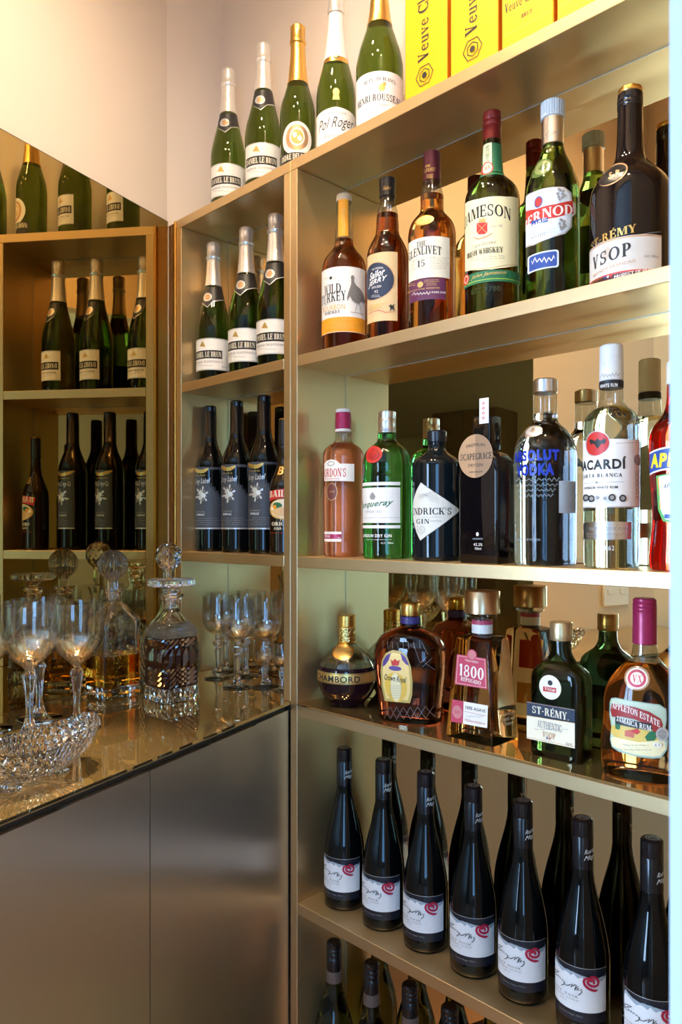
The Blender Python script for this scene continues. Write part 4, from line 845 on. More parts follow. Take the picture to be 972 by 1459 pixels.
B = Bottle('aperitif_bottle', 'red aperitif bottle with blue label, cut off by the door jamb', 'bottle', CE, 948, Z3)
B.glass([(1128, 122), (1080, 124), (980, 116), (900, 110), (800, 113), (700, 120), (560, 126), (500, 122), (460, 108), (430, 86), (400, 64), (370, 52), (330, 46), (250, 43)], redl, seg=64)
B.part('screw_cap', [(260, 46), (150, 45)], paper)
L = B.lab(); L.poly([(830, 578), (880, 556), (948, 546), (1010, 556), (1066, 578), (1066, 672), (1010, 662), (948, 656), (880, 666), (830, 688)], paper); L.poly([(830, 586), (880, 564), (948, 554), (1010, 564), (1066, 586), (1066, 664), (1010, 654), (948, 648), (880, 658), (830, 680)], blue)
L.text('APEROL', 836, 1060, 578, 648, P('lemon_print', (.92, .72, .02)), .05, .15)
L.poly([(860, 690), (948, 676), (1040, 690), (1034, 860), (1000, 912), (948, 920), (890, 908), (868, 850)], P('label_green', (.10, .42, .12))); L.poly([(872, 694), (948, 682), (1030, 694), (1024, 850), (996, 900), (948, 908), (898, 898), (878, 846)], paper); L.poly([(866, 700), (872, 698), (880, 846), (876, 850)], orange); L.text('APERITIVO', 890, 1000, 720, 742, ink, .01, .3, slope=.006); L.rect(896, 990, 874, 894, blue); L.done()

# ---------------------------------------------------------------- wide unit, mirrored shelf at counter height
CG = (430, 800, 3.471); CH = (690, 800, 3.447)
def superring(a, b, z, p=2.6, n=56, cy_=0): 
    out = []
    for i in range(n):
        t = 2*pi*i/n; c_, s_ = sin(t), -cos(t)
        out.append((a*math.copysign(abs(c_)**(2/p), c_), cy_+b*math.copysign(abs(s_)**(2/p), s_), z))
    return out
B = Bottle('liqueur_bottle', 'round black raspberry liqueur bottle with gold cap and band', 'bottle', CG, 224, Z4)
B.glass([(722, 88), (705, 91), (692, 86), (680, 96), (655, 119), (615, 138), (570, 146), (525, 142), (485, 126), (455, 103), (430, 74), (415, 52), (402, 42)], solid('dark_berry_liqueur', (.012, .004, .008), .03, 0, .1, 20, spec=.38), fill=508, seg=64)
B.part('collar', [(405, 43), (398, 46), (392, 43)], goldf)
fil = solid('pierced_gold_cap', (.80, .55, .20), .25, 1, .35, 160, bumps=.9, bdist=.003)
B.part('filigree_sleeve', [(394, 43), (320, 43)], fil); B.part('cap', [(320, 43.5), (316, 42), (266, 43), (262, 40)], goldf)
L = B.lab('gold_band', True); L.rect(79, 369, 556, 610, gold); L.line(80, 368, 560, .0008, ink); L.line(80, 368, 606, .0008, ink); L.text('CHAMBORD', 82, 286, 568, 600, ink, .02, spacing=1.1); L.done()
L = B.lab('gold_seal', True); L.ell(204, 452, 54, 44, black); L.ell(206, 446, 52, 40, goldf); L.ell(206, 446, 44, 33, gold); L.text('CHAMBORD', 172, 240, 430, 442, tan2, slope=.002); L.fine(176, 236, 452, 2, 9, tan2, .0006, 3); L.done()
B.part('base_ring', [(729, 92), (724, 93), (708, 92)], crystal)

# purple topped whisky in an oval cut bottle
B = Bottle('whisky_bottle', 'cut glass whisky decanter bottle with arched gold label and purple neck', 'bottle', CG, 538, Z4, .064)
B.root.rotation_euler.z += rad(-22)
pr = sorted(B.zr(y, h) for y, h in [(795, 142), (780, 152), (700, 160), (600, 171), (520, 180), (460, 181), (420, 175), (390, 162), (362, 138), (345, 110), (333, 80), (324, 58), (312, 48), (265, 45)])
pc = pchip([p[0] for p in pr], [p[1] for p in pr]); top = pr[-1][0]; zsh = B.zr(380, 1)[0]
kb = lambda z: .70 if z < zsh else min(1, .70+.30*(z-zsh)/max(1e-4, B.zr(322, 1)[0]-zsh))
pp = lambda z: 2.7 if z < zsh else max(2.0, 2.7-.7*(z-zsh)/max(1e-4, B.zr(322, 1)[0]-zsh))
mb = MB(); zg = [0, .002]+[.005+(top-.005)*i/40 for i in range(41)]
mb.loft([superring(pc(z)*(.93 if z == 0 else 1), pc(z)*kb(z)*(.93 if z == 0 else 1), z, pp(z)) for z in zg], glass('dark_whisky', (.34, .085, .045), 1.40)); mb.build('bottle_glass', B.root)
B.part('neck_band', [(306, 50), (270, 48.5)], P('ink_royal_purple', (.05, .03, .16))); B.part('stopper', [(271, 44), (262, 46), (225, 46), (212, 45), (203, 42)], goldf)
def depth(a, z):
    A = pc(z); b = A*kb(z); q = pp(z); return b*max(0, 1-(abs(a)/A)**q)**(1/q)
L = Label(BulgeMap(B.root, depth, (0, -.040, 0)), 'front_label', B.root, CG)
arch = [(408, 690), (392, 620), (391, 540), (398, 490), (420, 452), (455, 436), (495, 442), (528, 470), (546, 520), (552, 590), (548, 660), (536, 700)]
L.poly(arch, P('label_old_gold', (.52, .40, .12))); L.poly([(470+(x-470)*.86, 570+(y-570)*.90) for x, y in arch], P('label_straw', (.86, .66, .26)))
pu = P('label_violet', (.10, .05, .25)); L.poly([(402, 520), (406, 490), (424, 462), (448, 450), (436, 486), (418, 510)], pu); L.poly([(494, 450), (520, 470), (538, 510), (524, 508), (504, 486)], pu)
L.poly([(446, 482), (456, 490), (468, 478), (480, 490), (492, 484), (486, 512), (452, 512)], red); L.ell(468, 526, 32, 12, pu); L.ell(468, 620, 56, 74, P('label_gold_field', (.78, .52, .08))); L.ell(470, 620, 26, 72, P('label_pale_field', (.80, .74, .46)))
L.text('Crown Royal', 412, 524, 562, 600, ink, .015, .45, slope=-.002); L.fine(424, 514, 612, 6, 12, inkgrey, .0005, 6); L.done()
# cut lines on the body
def cutlines(name, segs, w=.0011):
    L = Label(BulgeMap(B.root, depth, (0, -.040, 0)), name, B.root, CG)
    for sg in segs: L.stroke(sg, w, cutm)
    return L.done()
cutm = solid('cut_glass_groove', (.30, .24, .26), .12, .4, .2, 60)
cutlines('upper_cut_pattern', [[(396+i*26, 400-abs(i-3)*2), (404+i*26, 430)] for i in range(8)]+[[(588, 400), (622, 460)], (( 620, 470), (590, 500)), ((590, 500), (560, 420)), ((600, 520), (640, 480)), ((610, 500), (650, 540))])
cutlines('lower_cut_pattern', [[(402+i*34, 720), (436+i*34, 780)] for i in range(7)]+[[(436+i*34, 720), (402+i*34, 780)] for i in range(7)])

# square shouldered tequila
D_ = D0+.022; ua, ub = upx(634, D_), upx(703, D_); wb = (ub-ua)/2; hd = .038
r = empty('tequila_bottle', SH((ua+ub)/2, .022+hd, E+Z4), SHROT); tag(r, 'tapering square tequila bottle with wide copper stopper', 'bottle')
mb = MB(); ht = .158
mb.loft([rrect(wb*.97, hd*.97, 0, 0, 0, .004), rrect(wb, hd, 0, 0, .003, .005), rrect(wb*.735, hd*.76, 0, 0, ht, .006), rrect(wb*.70, hd*.72, 0, 0, ht+.004, .008), rrect(wb*.55, hd*.60, 0, 0, ht+.007, .012), rrect(.0175, .0175, 0, 0, ht+.009, .0165)], tequ); mb.build('bottle_glass', r)
mb = MB(); mb.lathe([(.0165, ht+.0092), (.0160, ht+.012), (.0160, ht+.034)], necks, 40, cap0=False, cap1=False); mb.build('bottle_neck', r)
mb = MB(); mb.lathe([(.0168, ht+.011), (.0168, ht+.032)], paper, 40, cap0=False, cap1=False); mb.lathe([(.0170, ht+.0252), (.0170, ht+.032)], pink, 40, cap0=False, cap1=False); mb.build('neck_label', r)
mb = MB(); mb.lathe([(.0185, ht+.033), (.0235, ht+.035), (.0240, ht+.039), (.0185, ht+.042)], necks, 40); mb.build('collar', r)
mb = MB(); mb.lathe([(.0275, ht+.0425), (.0285, ht+.0435), (.0285, ht+.078), (.0275, ht+.0792)], solid('brushed_copper', (.62, .42, .24), .3, 1, .1, 60, stretch=(1, 1, 30)), 48); mb.build('stopper', r)
slope_v = Vector((0, hd*(1-.76), ht-.003))
pm = PlaneMap(r, (0, -hd, .003), (1, 0, 0), slope_v)
L = Label(pm, 'front_label', r, CG); L.poly([(768, 458), (912, 480), (918, 632), (757, 606)], pink); L.poly([(773, 464), (908, 485), (913, 626), (762, 602)], P('pink_edge', (.75, .40, .42))); L.poly([(776, 468), (905, 488), (910, 622), (766, 599)], pink); L.ell(843, 462, 24, 27, pink); L.ell(843, 462, 19, 22, P('pink_seal', (.60, .22, .24))); L.text('TEQUILA RESERVA', 808, 874, 488, 500, paper, slope=-.001); L.text('1800', 780, 902, 516, 576, paper, .03, slope=-.002, serif=1); L.text('REPOSADO', 788, 888, 580, 600, paper, .03, slope=-.002, serif=1); L.done()
L = Label(pm, 'lower_label', r, CG); L.poly([(745, 682), (922, 713), (918, 824), (738, 791)], paper); L.poly([(745, 682), (802, 692), (798, 802), (738, 791)], pink); L.ell(770, 744, 24, 32, P('pink_seal', (.6, .2, .2))); L.text('1800', 756, 784, 738, 752, pink, serif=1); L.text('100% AGAVE', 810, 910, 722, 738, ink, .01); L.line(806, 914, 752, .0005, pink); L.scrib(812, 904, 758, 774, inkgrey, .0005, 6, 4); L.text('TEQUILA RESERVA', 806, 910, 788, 800, pink); L.done()
L = Label(PlaneMap(r, (wb, 0, .003), (0, 1, 0), Vector((-wb*(1-.735), 0, ht-.003))), 'side_print', r, CH); L.text('HECHO EN', 96, 148, 740, 752, paper); L.text('40% vol', 100, 146, 762, 778, paper); L.text('700ml', 104, 140, 788, 802, paper); L.done()

# flat brandy flask
D_ = D0+.034; ua, ub = upx(750, D_), upx(829, D_); wb = (ub-ua)/2; hd = .0235
r = empty('brandy_flask', SH((ua+ub)/2, .034+hd, E+Z4), SHROT); tag(r, 'flat dark green brandy flask with gold cap and cream label', 'bottle')
mb = MB(); hb = .118
R_ = lambda k, z, q: rrect(wb*k, hd*(k if k < .6 else min(1, k+.06)), 0, 0, z, min(q, wb*k*.98, hd*k*.98))
mb.loft([R_(.93, 0, .016), R_(.985, .003, .017), R_(1, .007, .0185), R_(1, hb-.008, .0185), R_(.985, hb, .0185), R_(.93, hb+.007, .018), R_(.82, hb+.0135, .017), R_(.66, hb+.019, .0155), R_(.52, hb+.024, .0120), rrect(.0185, .0150, 0, 0, hb+.030, .0148), rrect(.0150, .0142, 0, 0, hb+.038, .0140), rrect(.0140, .0140, 0, 0, hb+.056, .0138)], glass('dark_teal_flask', (.05, .12, .05), 1.42)); mb.build('bottle_glass', r)
mb = MB(); mb.lathe([(.0160, hb+.0545), (.0165, hb+.0555), (.0163, hb+.062), (.0158, hb+.0625), (.0164, hb+.063), (.0164, hb+.080), (.0152, hb+.0815)], solid('pale_gold_cap', (.78, .66, .40), .3, .9, .05), 40); mb.build('screw_cap', r)
pm = PlaneMap(r, (0, -hd, 0), (1, 0, 0), (0, 0, 1))
L = Label(pm, 'round_label', r, CH); L.ell(325, 618, 54, 60, creamw); L.ell(325, 618, 47, 52, paper); L.ell(325, 596, 12, 13, ink); L.poly([(290, 612), (355, 622), (355, 646), (290, 636)], red); L.text('VSOP', 298, 350, 622, 636, paper, .01, slope=-.0015, serif=1); L.done()
L = Label(pm, 'front_label', r, CH); L.poly([(210, 686), (446, 726), (446, 790), (210, 752)], navy); L.stroke([(210, 690), (446, 730)], .0012, copper); L.poly([(210, 756), (446, 794), (446, 918), (210, 868)], creamw); L.stroke([(210, 756), (446, 794)], .0014, copper); L.stroke([(210, 862), (446, 910)], .0012, copper)
L.text('ST-RÉMY.', 238, 416, 716, 762, creamw, .03, slope=-.001, serif=1); L.text('AUTHENTIC', 262, 382, 790, 826, inkgrey, .005, slope=-.001, serif=1); L.fine(240, 420, 824, 1, 8, inkgrey, .0006, 3); L.text('VSOP', 288, 352, 838, 866, copper, .02, serif=1); L.text('BRANDY', 306, 332, 868, 876, inkgrey); L.ell(312, 866, 4, 4, blue); L.ell(324, 868, 4, 4, red); L.text('36%', 402, 436, 890, 904, inkgrey); L.done()

# rounded rum bottle cut by the jamb
B = Bottle('rum_bottle', 'rounded amber rum bottle with colourful tropical label beside the door jamb', 'bottle', CH, 789, Z4, .066)
B.root.rotation_euler.z += rad(-8)
pr = sorted(B.zr(y, h) for y, h in [(1062, 168), (1040, 190), (980, 202), (900, 203), (820, 196), (740, 190), (690, 190), (650, 184), (605, 170), (565, 148), (530, 120), (502, 92), (480, 72), (455, 61), (425, 57), (390, 55)])
pc2 = pchip([p[0] for p in pr], [p[1] for p in pr]); top = pr[-1][0]; zA, zB = B.zr(620, 1)[0], B.zr(480, 1)[0]
kb2 = lambda z: .80 if z < zA else min(1, .80+.20*(z-zA)/(zB-zA))
mb = MB(); zl = B.zr(486, 1)[0]
zg = [0, .002]+[.005+(zl-.005)*i/36 for i in range(37)]
mb.loft([superring(pc2(z)*(.92 if z == 0 else 1), pc2(z)*kb2(z)*(.92 if z == 0 else 1), z, 2.3) for z in zg], glass('golden_rum', (.86, .46, .15), 1.38)); mb.build('bottle_glass', B.root)
mb = MB(); mb.loft([superring(pc2(z), pc2(z)*kb2(z), z, 2.0) for z in [zl+.0003+(top-zl)*i/12 for i in range(13)]], necks, False, False); mb.build('bottle_neck', B.root)
B.part('capsule', [(404, 57.5), (396, 57), (300, 56), (245, 55.5), (242, 54), (238, 56), (226, 56), (223, 54), (219, 56), (205, 55), (202, 53), (198, 55), (184, 54), (179, 50)], solid('magenta_cap', (.38, .02, .09), .3, .2, .06))
def depth2(a, z):
    A = pc2(z); b = A*kb2(z); return b*max(0, 1-(abs(a)/A)**2.3)**(1/2.3)
bm_ = BulgeMap(B.root, depth2, (0, -.044, 0))
L = Label(bm_, 'round_seal', B.root, CH); L.ell(745, 581, 64, 56, P('seal_rim', (.45, .28, .16), .2, coat=.5)); L.ell(745, 581, 54, 48, paper); L.ell(745, 581, 47, 41, pink); L.ell(745, 580, 33, 29, paper); L.text('VX', 722, 772, 564, 598, pink, .03, serif=1); L.done()
L = Label(bm_, 'front_label', B.root, CH)
ring = [(608, 700), (616, 680), (640, 674), (760, 690), (860, 706), (892, 730), (894, 780), (886, 840), (900, 880), (896, 930), (870, 966), (830, 968), (740, 956), (660, 936), (622, 916), (612, 880), (618, 820), (606, 760)]
L.poly(ring, P('label_teal', (.30, .45, .36))); L.poly([(750+(x-750)*.965, 820+(y-820)*.96) for x, y in ring], P('label_sky', (.50, .62, .50)))
L.poly([(616, 872), (660, 860), (760, 872), (884, 880), (888, 926), (864, 954), (830, 957), (740, 945), (664, 926), (624, 908)], cream); L.poly([(620, 812), (700, 800), (790, 820), (880, 846), (884, 878), (760, 886), (640, 866), (618, 850)], P('label_field', (.70, .52, .12)))
L.poly([(640, 800), (668, 806), (664, 830), (640, 826)], green); L.poly([(690, 832), (716, 826), (740, 838), (736, 866), (690, 858)], P('label_barn', (.55, .12, .06))); L.poly([(714, 830), (752, 820), (768, 836), (752, 850)], red); L.poly([(790, 860), (812, 836), (836, 830), (850, 852), (838, 880), (800, 880)], green)
L.poly([(612, 738), (622, 704), (660, 702), (740, 716), (810, 738), (866, 776), (876, 808), (862, 842), (834, 838), (800, 800), (740, 776), (670, 764), (622, 770)], P('label_maroon', (.34, .03, .03)))
L.text('APPLETON ESTATE', 622, 862, 740, 772, paper, .03, arc=.004, slope=-.017, serif=1); L.poly([(640, 768), (820, 796), (828, 826), (800, 828), (640, 800)], ink); L.text('JAMAICA RUM', 646, 820, 784, 810, paper, .03, slope=-.007, serif=1); L.fine(650, 840, 900, 1, 8, inkgrey, .0007, 2); L.fine(650, 830, 922, 1, 8, inkgrey, .0006, 3)
L.ell(874, 850, 30, 32, silverp); L.ell(874, 850, 22, 24, inkgrey); L.rect(834, 872, 892, 910, paper); L.text('6Y', 840, 866, 895, 907, ink); L.done()

# ---------------------------------------------------------------- wide unit: pinot noir row
CJ = (420, 1040, 3.471)
mg = 'white labelled pinot noir bottles with a red spiral'
ords = ['nearest the divider', 'second from the divider', 'third from the divider', 'fourth, in the middle of the row', 'fifth from the divider', 'second from the door jamb', 'cut off by the door jamb']
B = Bottle('wine_bottle', 'pinot noir bottle with red spiral label, '+ords[0], 'bottle', CJ, 246, Z5, group=mg)
B.glass([(880, 95), (860, 98), (620, 99.5), (570, 97), (510, 88), (450, 75), (400, 62), (350, 49), (310, 41.5), (275, 38), (240, 36.5)], wineg)
B.part('screw_cap', [(268, 39), (262, 38.5), (150, 38.5), (148, 37.6), (146, 38.5), (92, 38), (85, 34)], blackf)
mb = MB(); rt, zt_ = B.zr(85, 30)[1], B.zr(85, 1)[0]; pts = []
for i in range(50):
    a = i/49*4.2*pi; rr_ = .0025+.0072*i/49; pts.append(Vector((rr_*cos(a), rr_*sin(a), zt_+.0003)))
vs = []
for i, p in enumerate(pts):
    d = (pts[min(i+1, 49)]-pts[max(i-1, 0)]).normalized(); nn = Vector((-d.y, d.x, 0))*.0006; vs += [p+nn, p-nn]
mb.add(vs, [(2*i, 2*i+1, 2*i+3, 2*i+2) for i in range(49)], inkgrey); mb.build('cap_spiral', B.root, smooth=0)
L = B.lab('cap_print', R=lambda z: B.zr(262, 39.2)[1]); L.text('Roaring', 248, 284, 198, 220, paper, 0, .5, slope=.003); L.text('Meg', 246, 282, 222, 244, paper, 0, .5, slope=.003); L.done()
a1_ = B.root.rotation_euler.z; x6 = 830.5; Y6 = (D0+.068)/(N.x*(x6-CX)/F+N.y); a6_ = -math.atan((x6-CX)/F)
L = Label(CylMap(x6, Y6, B.R, Z5, False, a6_-a1_+rad(12)), 'front_label', B.root, (784, 1360, 9.72)); navy2 = P('label_midnight', (.010, .014, .026), .35)
mist = P('label_mist', (.36, .44, .52)); wht = P('label_cool_white', (.84, .86, .90))
Rm = B.R(.07); aL, aR = -rad(84)*Rm, rad(47)*Rm
zt1, zw0, zn0 = L.uv(420, 208)[1], L.uv(500, 812)[1], L.uv(420, 960)[1]
L.poly_az([(aL, zn0), (aR, zn0), (aR, zt1), (aL, zt1)], navy2); L.poly_az([(aL, zt1), (aR, zt1), (aR, zt1+.0006), (aL, zt1+.0006)], silverp)
ridge = [L.uv(*p) for p in ((150, 178), (190, 212), (225, 240), (265, 244), (300, 262), (335, 268), (365, 284), (395, 290), (440, 304), (500, 312), (560, 318), (620, 312), (660, 290), (700, 262), (735, 240))]
def under(rd, dz, mat): L.poly_az([(aL, zw0)]+[(aR, zw0)]+[(aR, rd[-1][1]+.004-dz)]+[(a, z-dz*(1+.5*sin(i*2.1))) for i, (a, z) in reversed(list(enumerate(rd)))]+[(rd[0][0]-.012, rd[0][1]+.004-dz), (aL, rd[0][1]-dz)], mat)
under(ridge, 0, mist); under(ridge, .0045, wht)
for sg in ([(150, 300), (120, 280), (92, 262)], [(104, 268), (94, 294), (84, 316)], [(84, 316), (120, 306), (150, 300)], [(98, 312), (104, 332), (112, 350)],
           [(116, 338), (124, 334), (128, 346), (120, 352), (116, 340)], [(134, 350), (140, 362), (148, 350), (146, 366), (154, 372)], [(158, 366), (160, 384), (168, 376), (176, 382)], [(178, 384), (182, 398)], [(188, 392), (190, 408), (198, 400), (206, 416)],
           [(222, 420), (210, 424), (214, 436), (226, 428), (218, 456), (200, 472), (180, 480)], [(216, 448), (240, 462), (262, 470), (292, 456), (324, 434), (306, 486), (330, 462), (356, 440), (372, 440), (352, 520), (376, 478), (400, 452)],
           [(372, 512), (392, 496), (404, 480), (392, 486), (390, 510), (406, 508)], [(448, 490), (428, 494), (424, 514), (444, 504), (434, 540), (410, 566), (390, 582)]): L.stroke(sg, .0011, ink)
rosso = P('spiral_red', (.45, .01, .05))
L.stroke([(636, 462), (600, 476), (560, 474), (515, 458), (478, 424), (464, 380), (474, 344), (508, 324), (548, 322), (582, 340), (592, 368), (580, 388)], .0036, rosso)
L.stroke([(548, 292), (590, 290), (628, 308), (644, 346), (634, 390), (602, 416), (560, 420), (522, 402), (510, 372), (526, 350), (548, 350), (556, 366)], .0036, rosso)
L.text('PINOT NOIR', 90, 392, 556, 584, inkgrey, spacing=1.5, serif=1); L.text('CENTRAL OTAGO', 105, 398, 612, 632, inkgrey, spacing=1.4, serif=1); L.text('2013', 172, 250, 640, 654, inkgrey); L.text('Central Otago Wine', 160, 452, 838, 868, inkgrey, 0, .5); L.done()
for px, o_ in zip((546.5, 606.5, 674.5, 745.5, 830.5, 929), ords[1:]):
    B.copy(px, 'pinot noir bottle with red spiral label, '+o_, yaw=-12 if px == 830.5 else random.uniform(-4, 3))
# bottom shelf: white wine, only the necks in view
B = Bottle('wine_bottle', 'white wine bottle with ribbed black cap on the bottom shelf, nearest the divider', 'bottle', CJ, 195, Z6, group='white wine bottles on the bottom shelf')
B.glass([(1760, 98), (1500, 99), (1460, 95), (1410, 82), (1360, 66), (1310, 52), (1270, 43), (1235, 38.5), (1180, 36)], glass('smoky_green_glass', (.16, .20, .08), 1.38))
B.part('screw_cap', [(1180, 37.5), (1150, 37.5), (1115, 38), (1113, 36.5), (1110, 38), (1092, 38), (1090, 36.5), (1087, 38), (1072, 38), (1070, 36.5), (1067, 38), (1050, 37.5), (1042, 33)], blackf)
B.part('neck_band', [(1237, 40), (1180, 37.8)], P('taupe_band', (.16, .10, .075), .4))
for px, o_ in zip((529.6, 584.5, 641), ('second from the divider', 'third from the divider', 'fourth from the divider')): B.copy(px, 'white wine bottle with ribbed black cap on the bottom shelf, '+o_)

# ---------------------------------------------------------------- crystal on the counter
ZC = E+Z4
def smooth_prof(pts, n):           # pts (z, r)
    f = pchip([p[0] for p in pts], [p[1] for p in pts]); z0, z1 = pts[0][0], pts[-1][0]
    return [(f(z0+(z1-z0)*i/n), z0+(z1-z0)*i/n) for i in range(n+1)]
crys_big = cut_thin('crystal_cut_goblet', .154)
crys_sm = cut_thin('crystal_cut_saucer', .136)
crys_ti = cut_thin('crystal_cut_small', .072)
def goblet(name, label, group, bowl, stem, foot_r, H_, mat, wall=.0016, flutes=10, fl=.07):
    r = empty(name, (0, 0, 0)); tag(r, label, 'glass', group)
    mb = MB(); out = smooth_prof(bowl, 30); inn = [(max(.0004, q-wall), z) for q, z in out]
    zi = bowl[0][0]+.006; inn = [(0.0006, zi)]+[p for p in inn if p[1] > zi+.001]
    rim = [(out[-1][0]-wall*.3, out[-1][1]+.0006)]
    zc0, zc1 = bowl[0][0]+.004, bowl[0][0]+(bowl[-1][0]-bowl[0][0])*.46
    seq = out+rim+list(reversed(inn)); kk = [0]
    def cutfn(t, z): return 1.0
    no = len(out); NS = 56; rings = []
    for i_, (q_, z_) in enumerate(seq):
        row = []
        for j in range(NS):
            w_ = 1.0
            if i_ < no and zc0 < z_ < zc1: w_ = 1+.022*(1 if (j+i_) % 2 else -1)
            t = 2*pi*j/NS; row.append((q_*w_*sin(t), -q_*w_*cos(t), z_))
        rings.append(row)
    mb.loft(rings, mat); mb.build('bowl', r, smooth=9)
    mb = MB(); st = smooth_prof(stem, 40); nf = flutes
    mb.lathe(st, crystal, 60, fn=lambda t, z: 1-fl*abs(sin(t*nf/2))); mb.build('stem', r, smooth=25)
    mb = MB(); fz = stem[0][0]
    mb.lathe([(foot_r*.97, 0), (foot_r, .0008), (foot_r, .0018), (foot_r*.8, .0028), (foot_r*.5, .0038), (foot_r*.30, fz-.0002)], crystal, 64); mb.build('foot', r)
    return r
def place(o, px, py, d=None, yaw=0):
    Y = -F*Z4/(py-HZ); X = (px-CX)/F*Y
    if d is not None: Y = (D0+d)/(N.x*(px-CX)/F+N.y); X = (px-CX)/F*Y
    o.location = (X, Y, ZC+.0002); o.rotation_euler = (0, 0, yaw); return o
big = goblet('wine_goblet', 'large cut crystal goblet in front, behind the crystal bowl', 'large crystal goblets',
    [(.1045, .0062), (.110, .0105), (.117, .0185), (.126, .0275), (.137, .0350), (.150, .0405), (.165, .0436), (.185, .0455), (.2125, .0462)],
    [(.0062, .0135), (.012, .0115), (.022, .0080), (.040, .0059), (.060, .0066), (.082, .0092), (.0945, .0112), (.0985, .0108), (.1005, .0072), (.1043, .0066)], .0385, .213, crys_big)
place(big, 42, 1047)
c = place(copy_tree(big), 109.5, 1038, yaw=.3); c['label'] = 'large cut crystal goblet beside the whisky decanter'
c = place(copy_tree(big), 56, 1024.5, yaw=.6); c['label'] = 'large cut crystal goblet standing behind the other two'
c = place(copy_tree(big), -17, 1040, yaw=.9); c['label'] = 'large cut crystal goblet cut off by the left picture edge'
sau = goblet('wine_goblet', 'crystal goblet with knopped stem in the middle of the corner bay, foremost', 'knopped crystal goblets in the corner bay',
    [(.0965, .0066), (.100, .0125), (.104, .0195), (.110, .0260), (.119, .0316), (.132, .0352), (.150, .0362), (.184, .0352)],
    [(.0060, .0125), (.011, .0095), (.018, .0068), (.032, .0054), (.050, .0070), (.062, .0082), (.067, .0060), (.070, .0068), (.0755, .0120), (.081, .0120), (.0865, .0068), (.0963, .0070)], .031, .184, crys_sm, flutes=8)
place(sau, 338, 979)
for px, d, lb in ((311, .034, 'crystal goblet with knopped stem beside the ruby decanter'), (379, .052, 'crystal goblet with knopped stem behind the two small liqueur glasses'), (350.5, .094, 'crystal goblet with knopped stem at the back mirror, behind the foremost one'), (321, .094, 'crystal goblet with knopped stem at the back mirror, towards the corner'), (284, .072, 'crystal goblet with knopped stem half hidden by the ruby decanter')):
    c = place(copy_tree(sau), px, 0, d, random.random()); c['label'] = lb
sm = goblet('liqueur_glass', 'small crystal liqueur glass standing clear of the divider', 'small crystal liqueur glasses',
    [(.0492, .0045), (.052, .0085), (.056, .0128), (.062, .0170), (.070, .0197), (.080, .0203), (.099, .0195)],
    [(.0050, .0090), (.010, .0060), (.020, .0046), (.032, .0058), (.040, .0066), (.044, .0045), (.0491, .0048)], .0205, .099, crys_ti, wall=.0013, flutes=8)
place(sm, 376.5, 979)
c = place(copy_tree(sm), 402, 984, yaw=.4); c['label'] = 'small crystal liqueur glass half hidden by the divider'

# square decanters
def squares(name, L_, prof, mat, root, rr=.006, inner=None):      # prof (half side, z, corner radius)
    mb = MB(); rings = [rrect(h_, h_, 0, 0, z, q, 6) for h_, z, q in prof]
    mb.loft(rings, mat); 
    if inner: mb.loft([list(reversed(rrect(h_, h_, 0, 0, z, q, 6))) for h_, z, q in inner], mat)
    return mb.build(name, root, smooth=30)
def ball_stopper(root, zc_, R_, stem_r, z_neck, mat, seg=40, flat=1.0):
    mb = MB(); pr = [(stem_r*.8, z_neck-.016), (stem_r*.95, z_neck-.004), (stem_r, z_neck+.002)]
    a0 = asin(min(1, stem_r*1.1/R_)); zb = zc_-R_*cos(a0)
    pr += [(stem_r, zb-.010), (stem_r*1.02, zb-.004)]+[(R_*sin(a0+(pi-a0)*i/22), zc_-R_*cos(a0+(pi-a0)*i/22)) for i in range(0, 22)]+[(.0008, zc_+R_)]
    mb.lathe(pr, mat, seg); return mb.build('stopper', root, smooth=30)
ang = rad(45)
# whisky decanter
r = empty('whisky_decanter', (-.4606, 1.515, ZC+.0002), ang); tag(r, 'plain square crystal decanter half full of whisky with round ribbed stopper', 'decanter')
h = .0405
def plain_inner(z0, z1): return [(h-.0065, z0, .006), (h-.0055, z0+.004, .007), (h-.0055, z1, .007), (h-.010, z1+.010, .012), (.024, z1+.026, .0235), (.0125, z1+.040, .0122), (.0125, z1+.0665, .0122)]
outer = [(h-.002, 0, .005), (h, .002, .005), (h, .150, .005), (h-.001, .156, .006), (h-.006, .164, .010), (.030, .176, .020), (.0195, .188, .0190), (.0165, .196, .0163), (.0170, .204, .0168), (.0235, .214, .0233), (.0235, .216, .0233)]
rg = lambda lst: [rrect(a, a, 0, 0, z, q, 6) for a, z, q in lst]
mb = MB(); mb.loft(rg([(h-.003, 0, .006), (h, .003, .006), (h, .0225, .006), (h-.002, .0245, .006)]), crystal); mb.build('decanter_base', r, smooth=30)
mb = MB(); mb.loft(rg([(h-.002, .0247, .006), (h, .0265, .006), (h, .085, .006)]), glass('whisky_in_crystal', (.99, .44, .03), 1.36)); mb.build('whisky', r, smooth=30)
inn0 = [t for t in plain_inner(.086, .1495) if t[1] > .0861]
mb = MB(); mb.loft(rg([(h, .0852, .006)]+[t for t in outer if t[1] > .1]+list(reversed(inn0))+[(h-.0055, .0853, .005)]), crystal, False, False); mb.build('decanter_body', r, smooth=30)
ball_stopper(r, .2635, .0302, .0105, .208, glass('ribbed_crystal', (.99, .98, .96), 1.5, cut=(44, 60, .23, .30), cutdepth=.0022), 56)
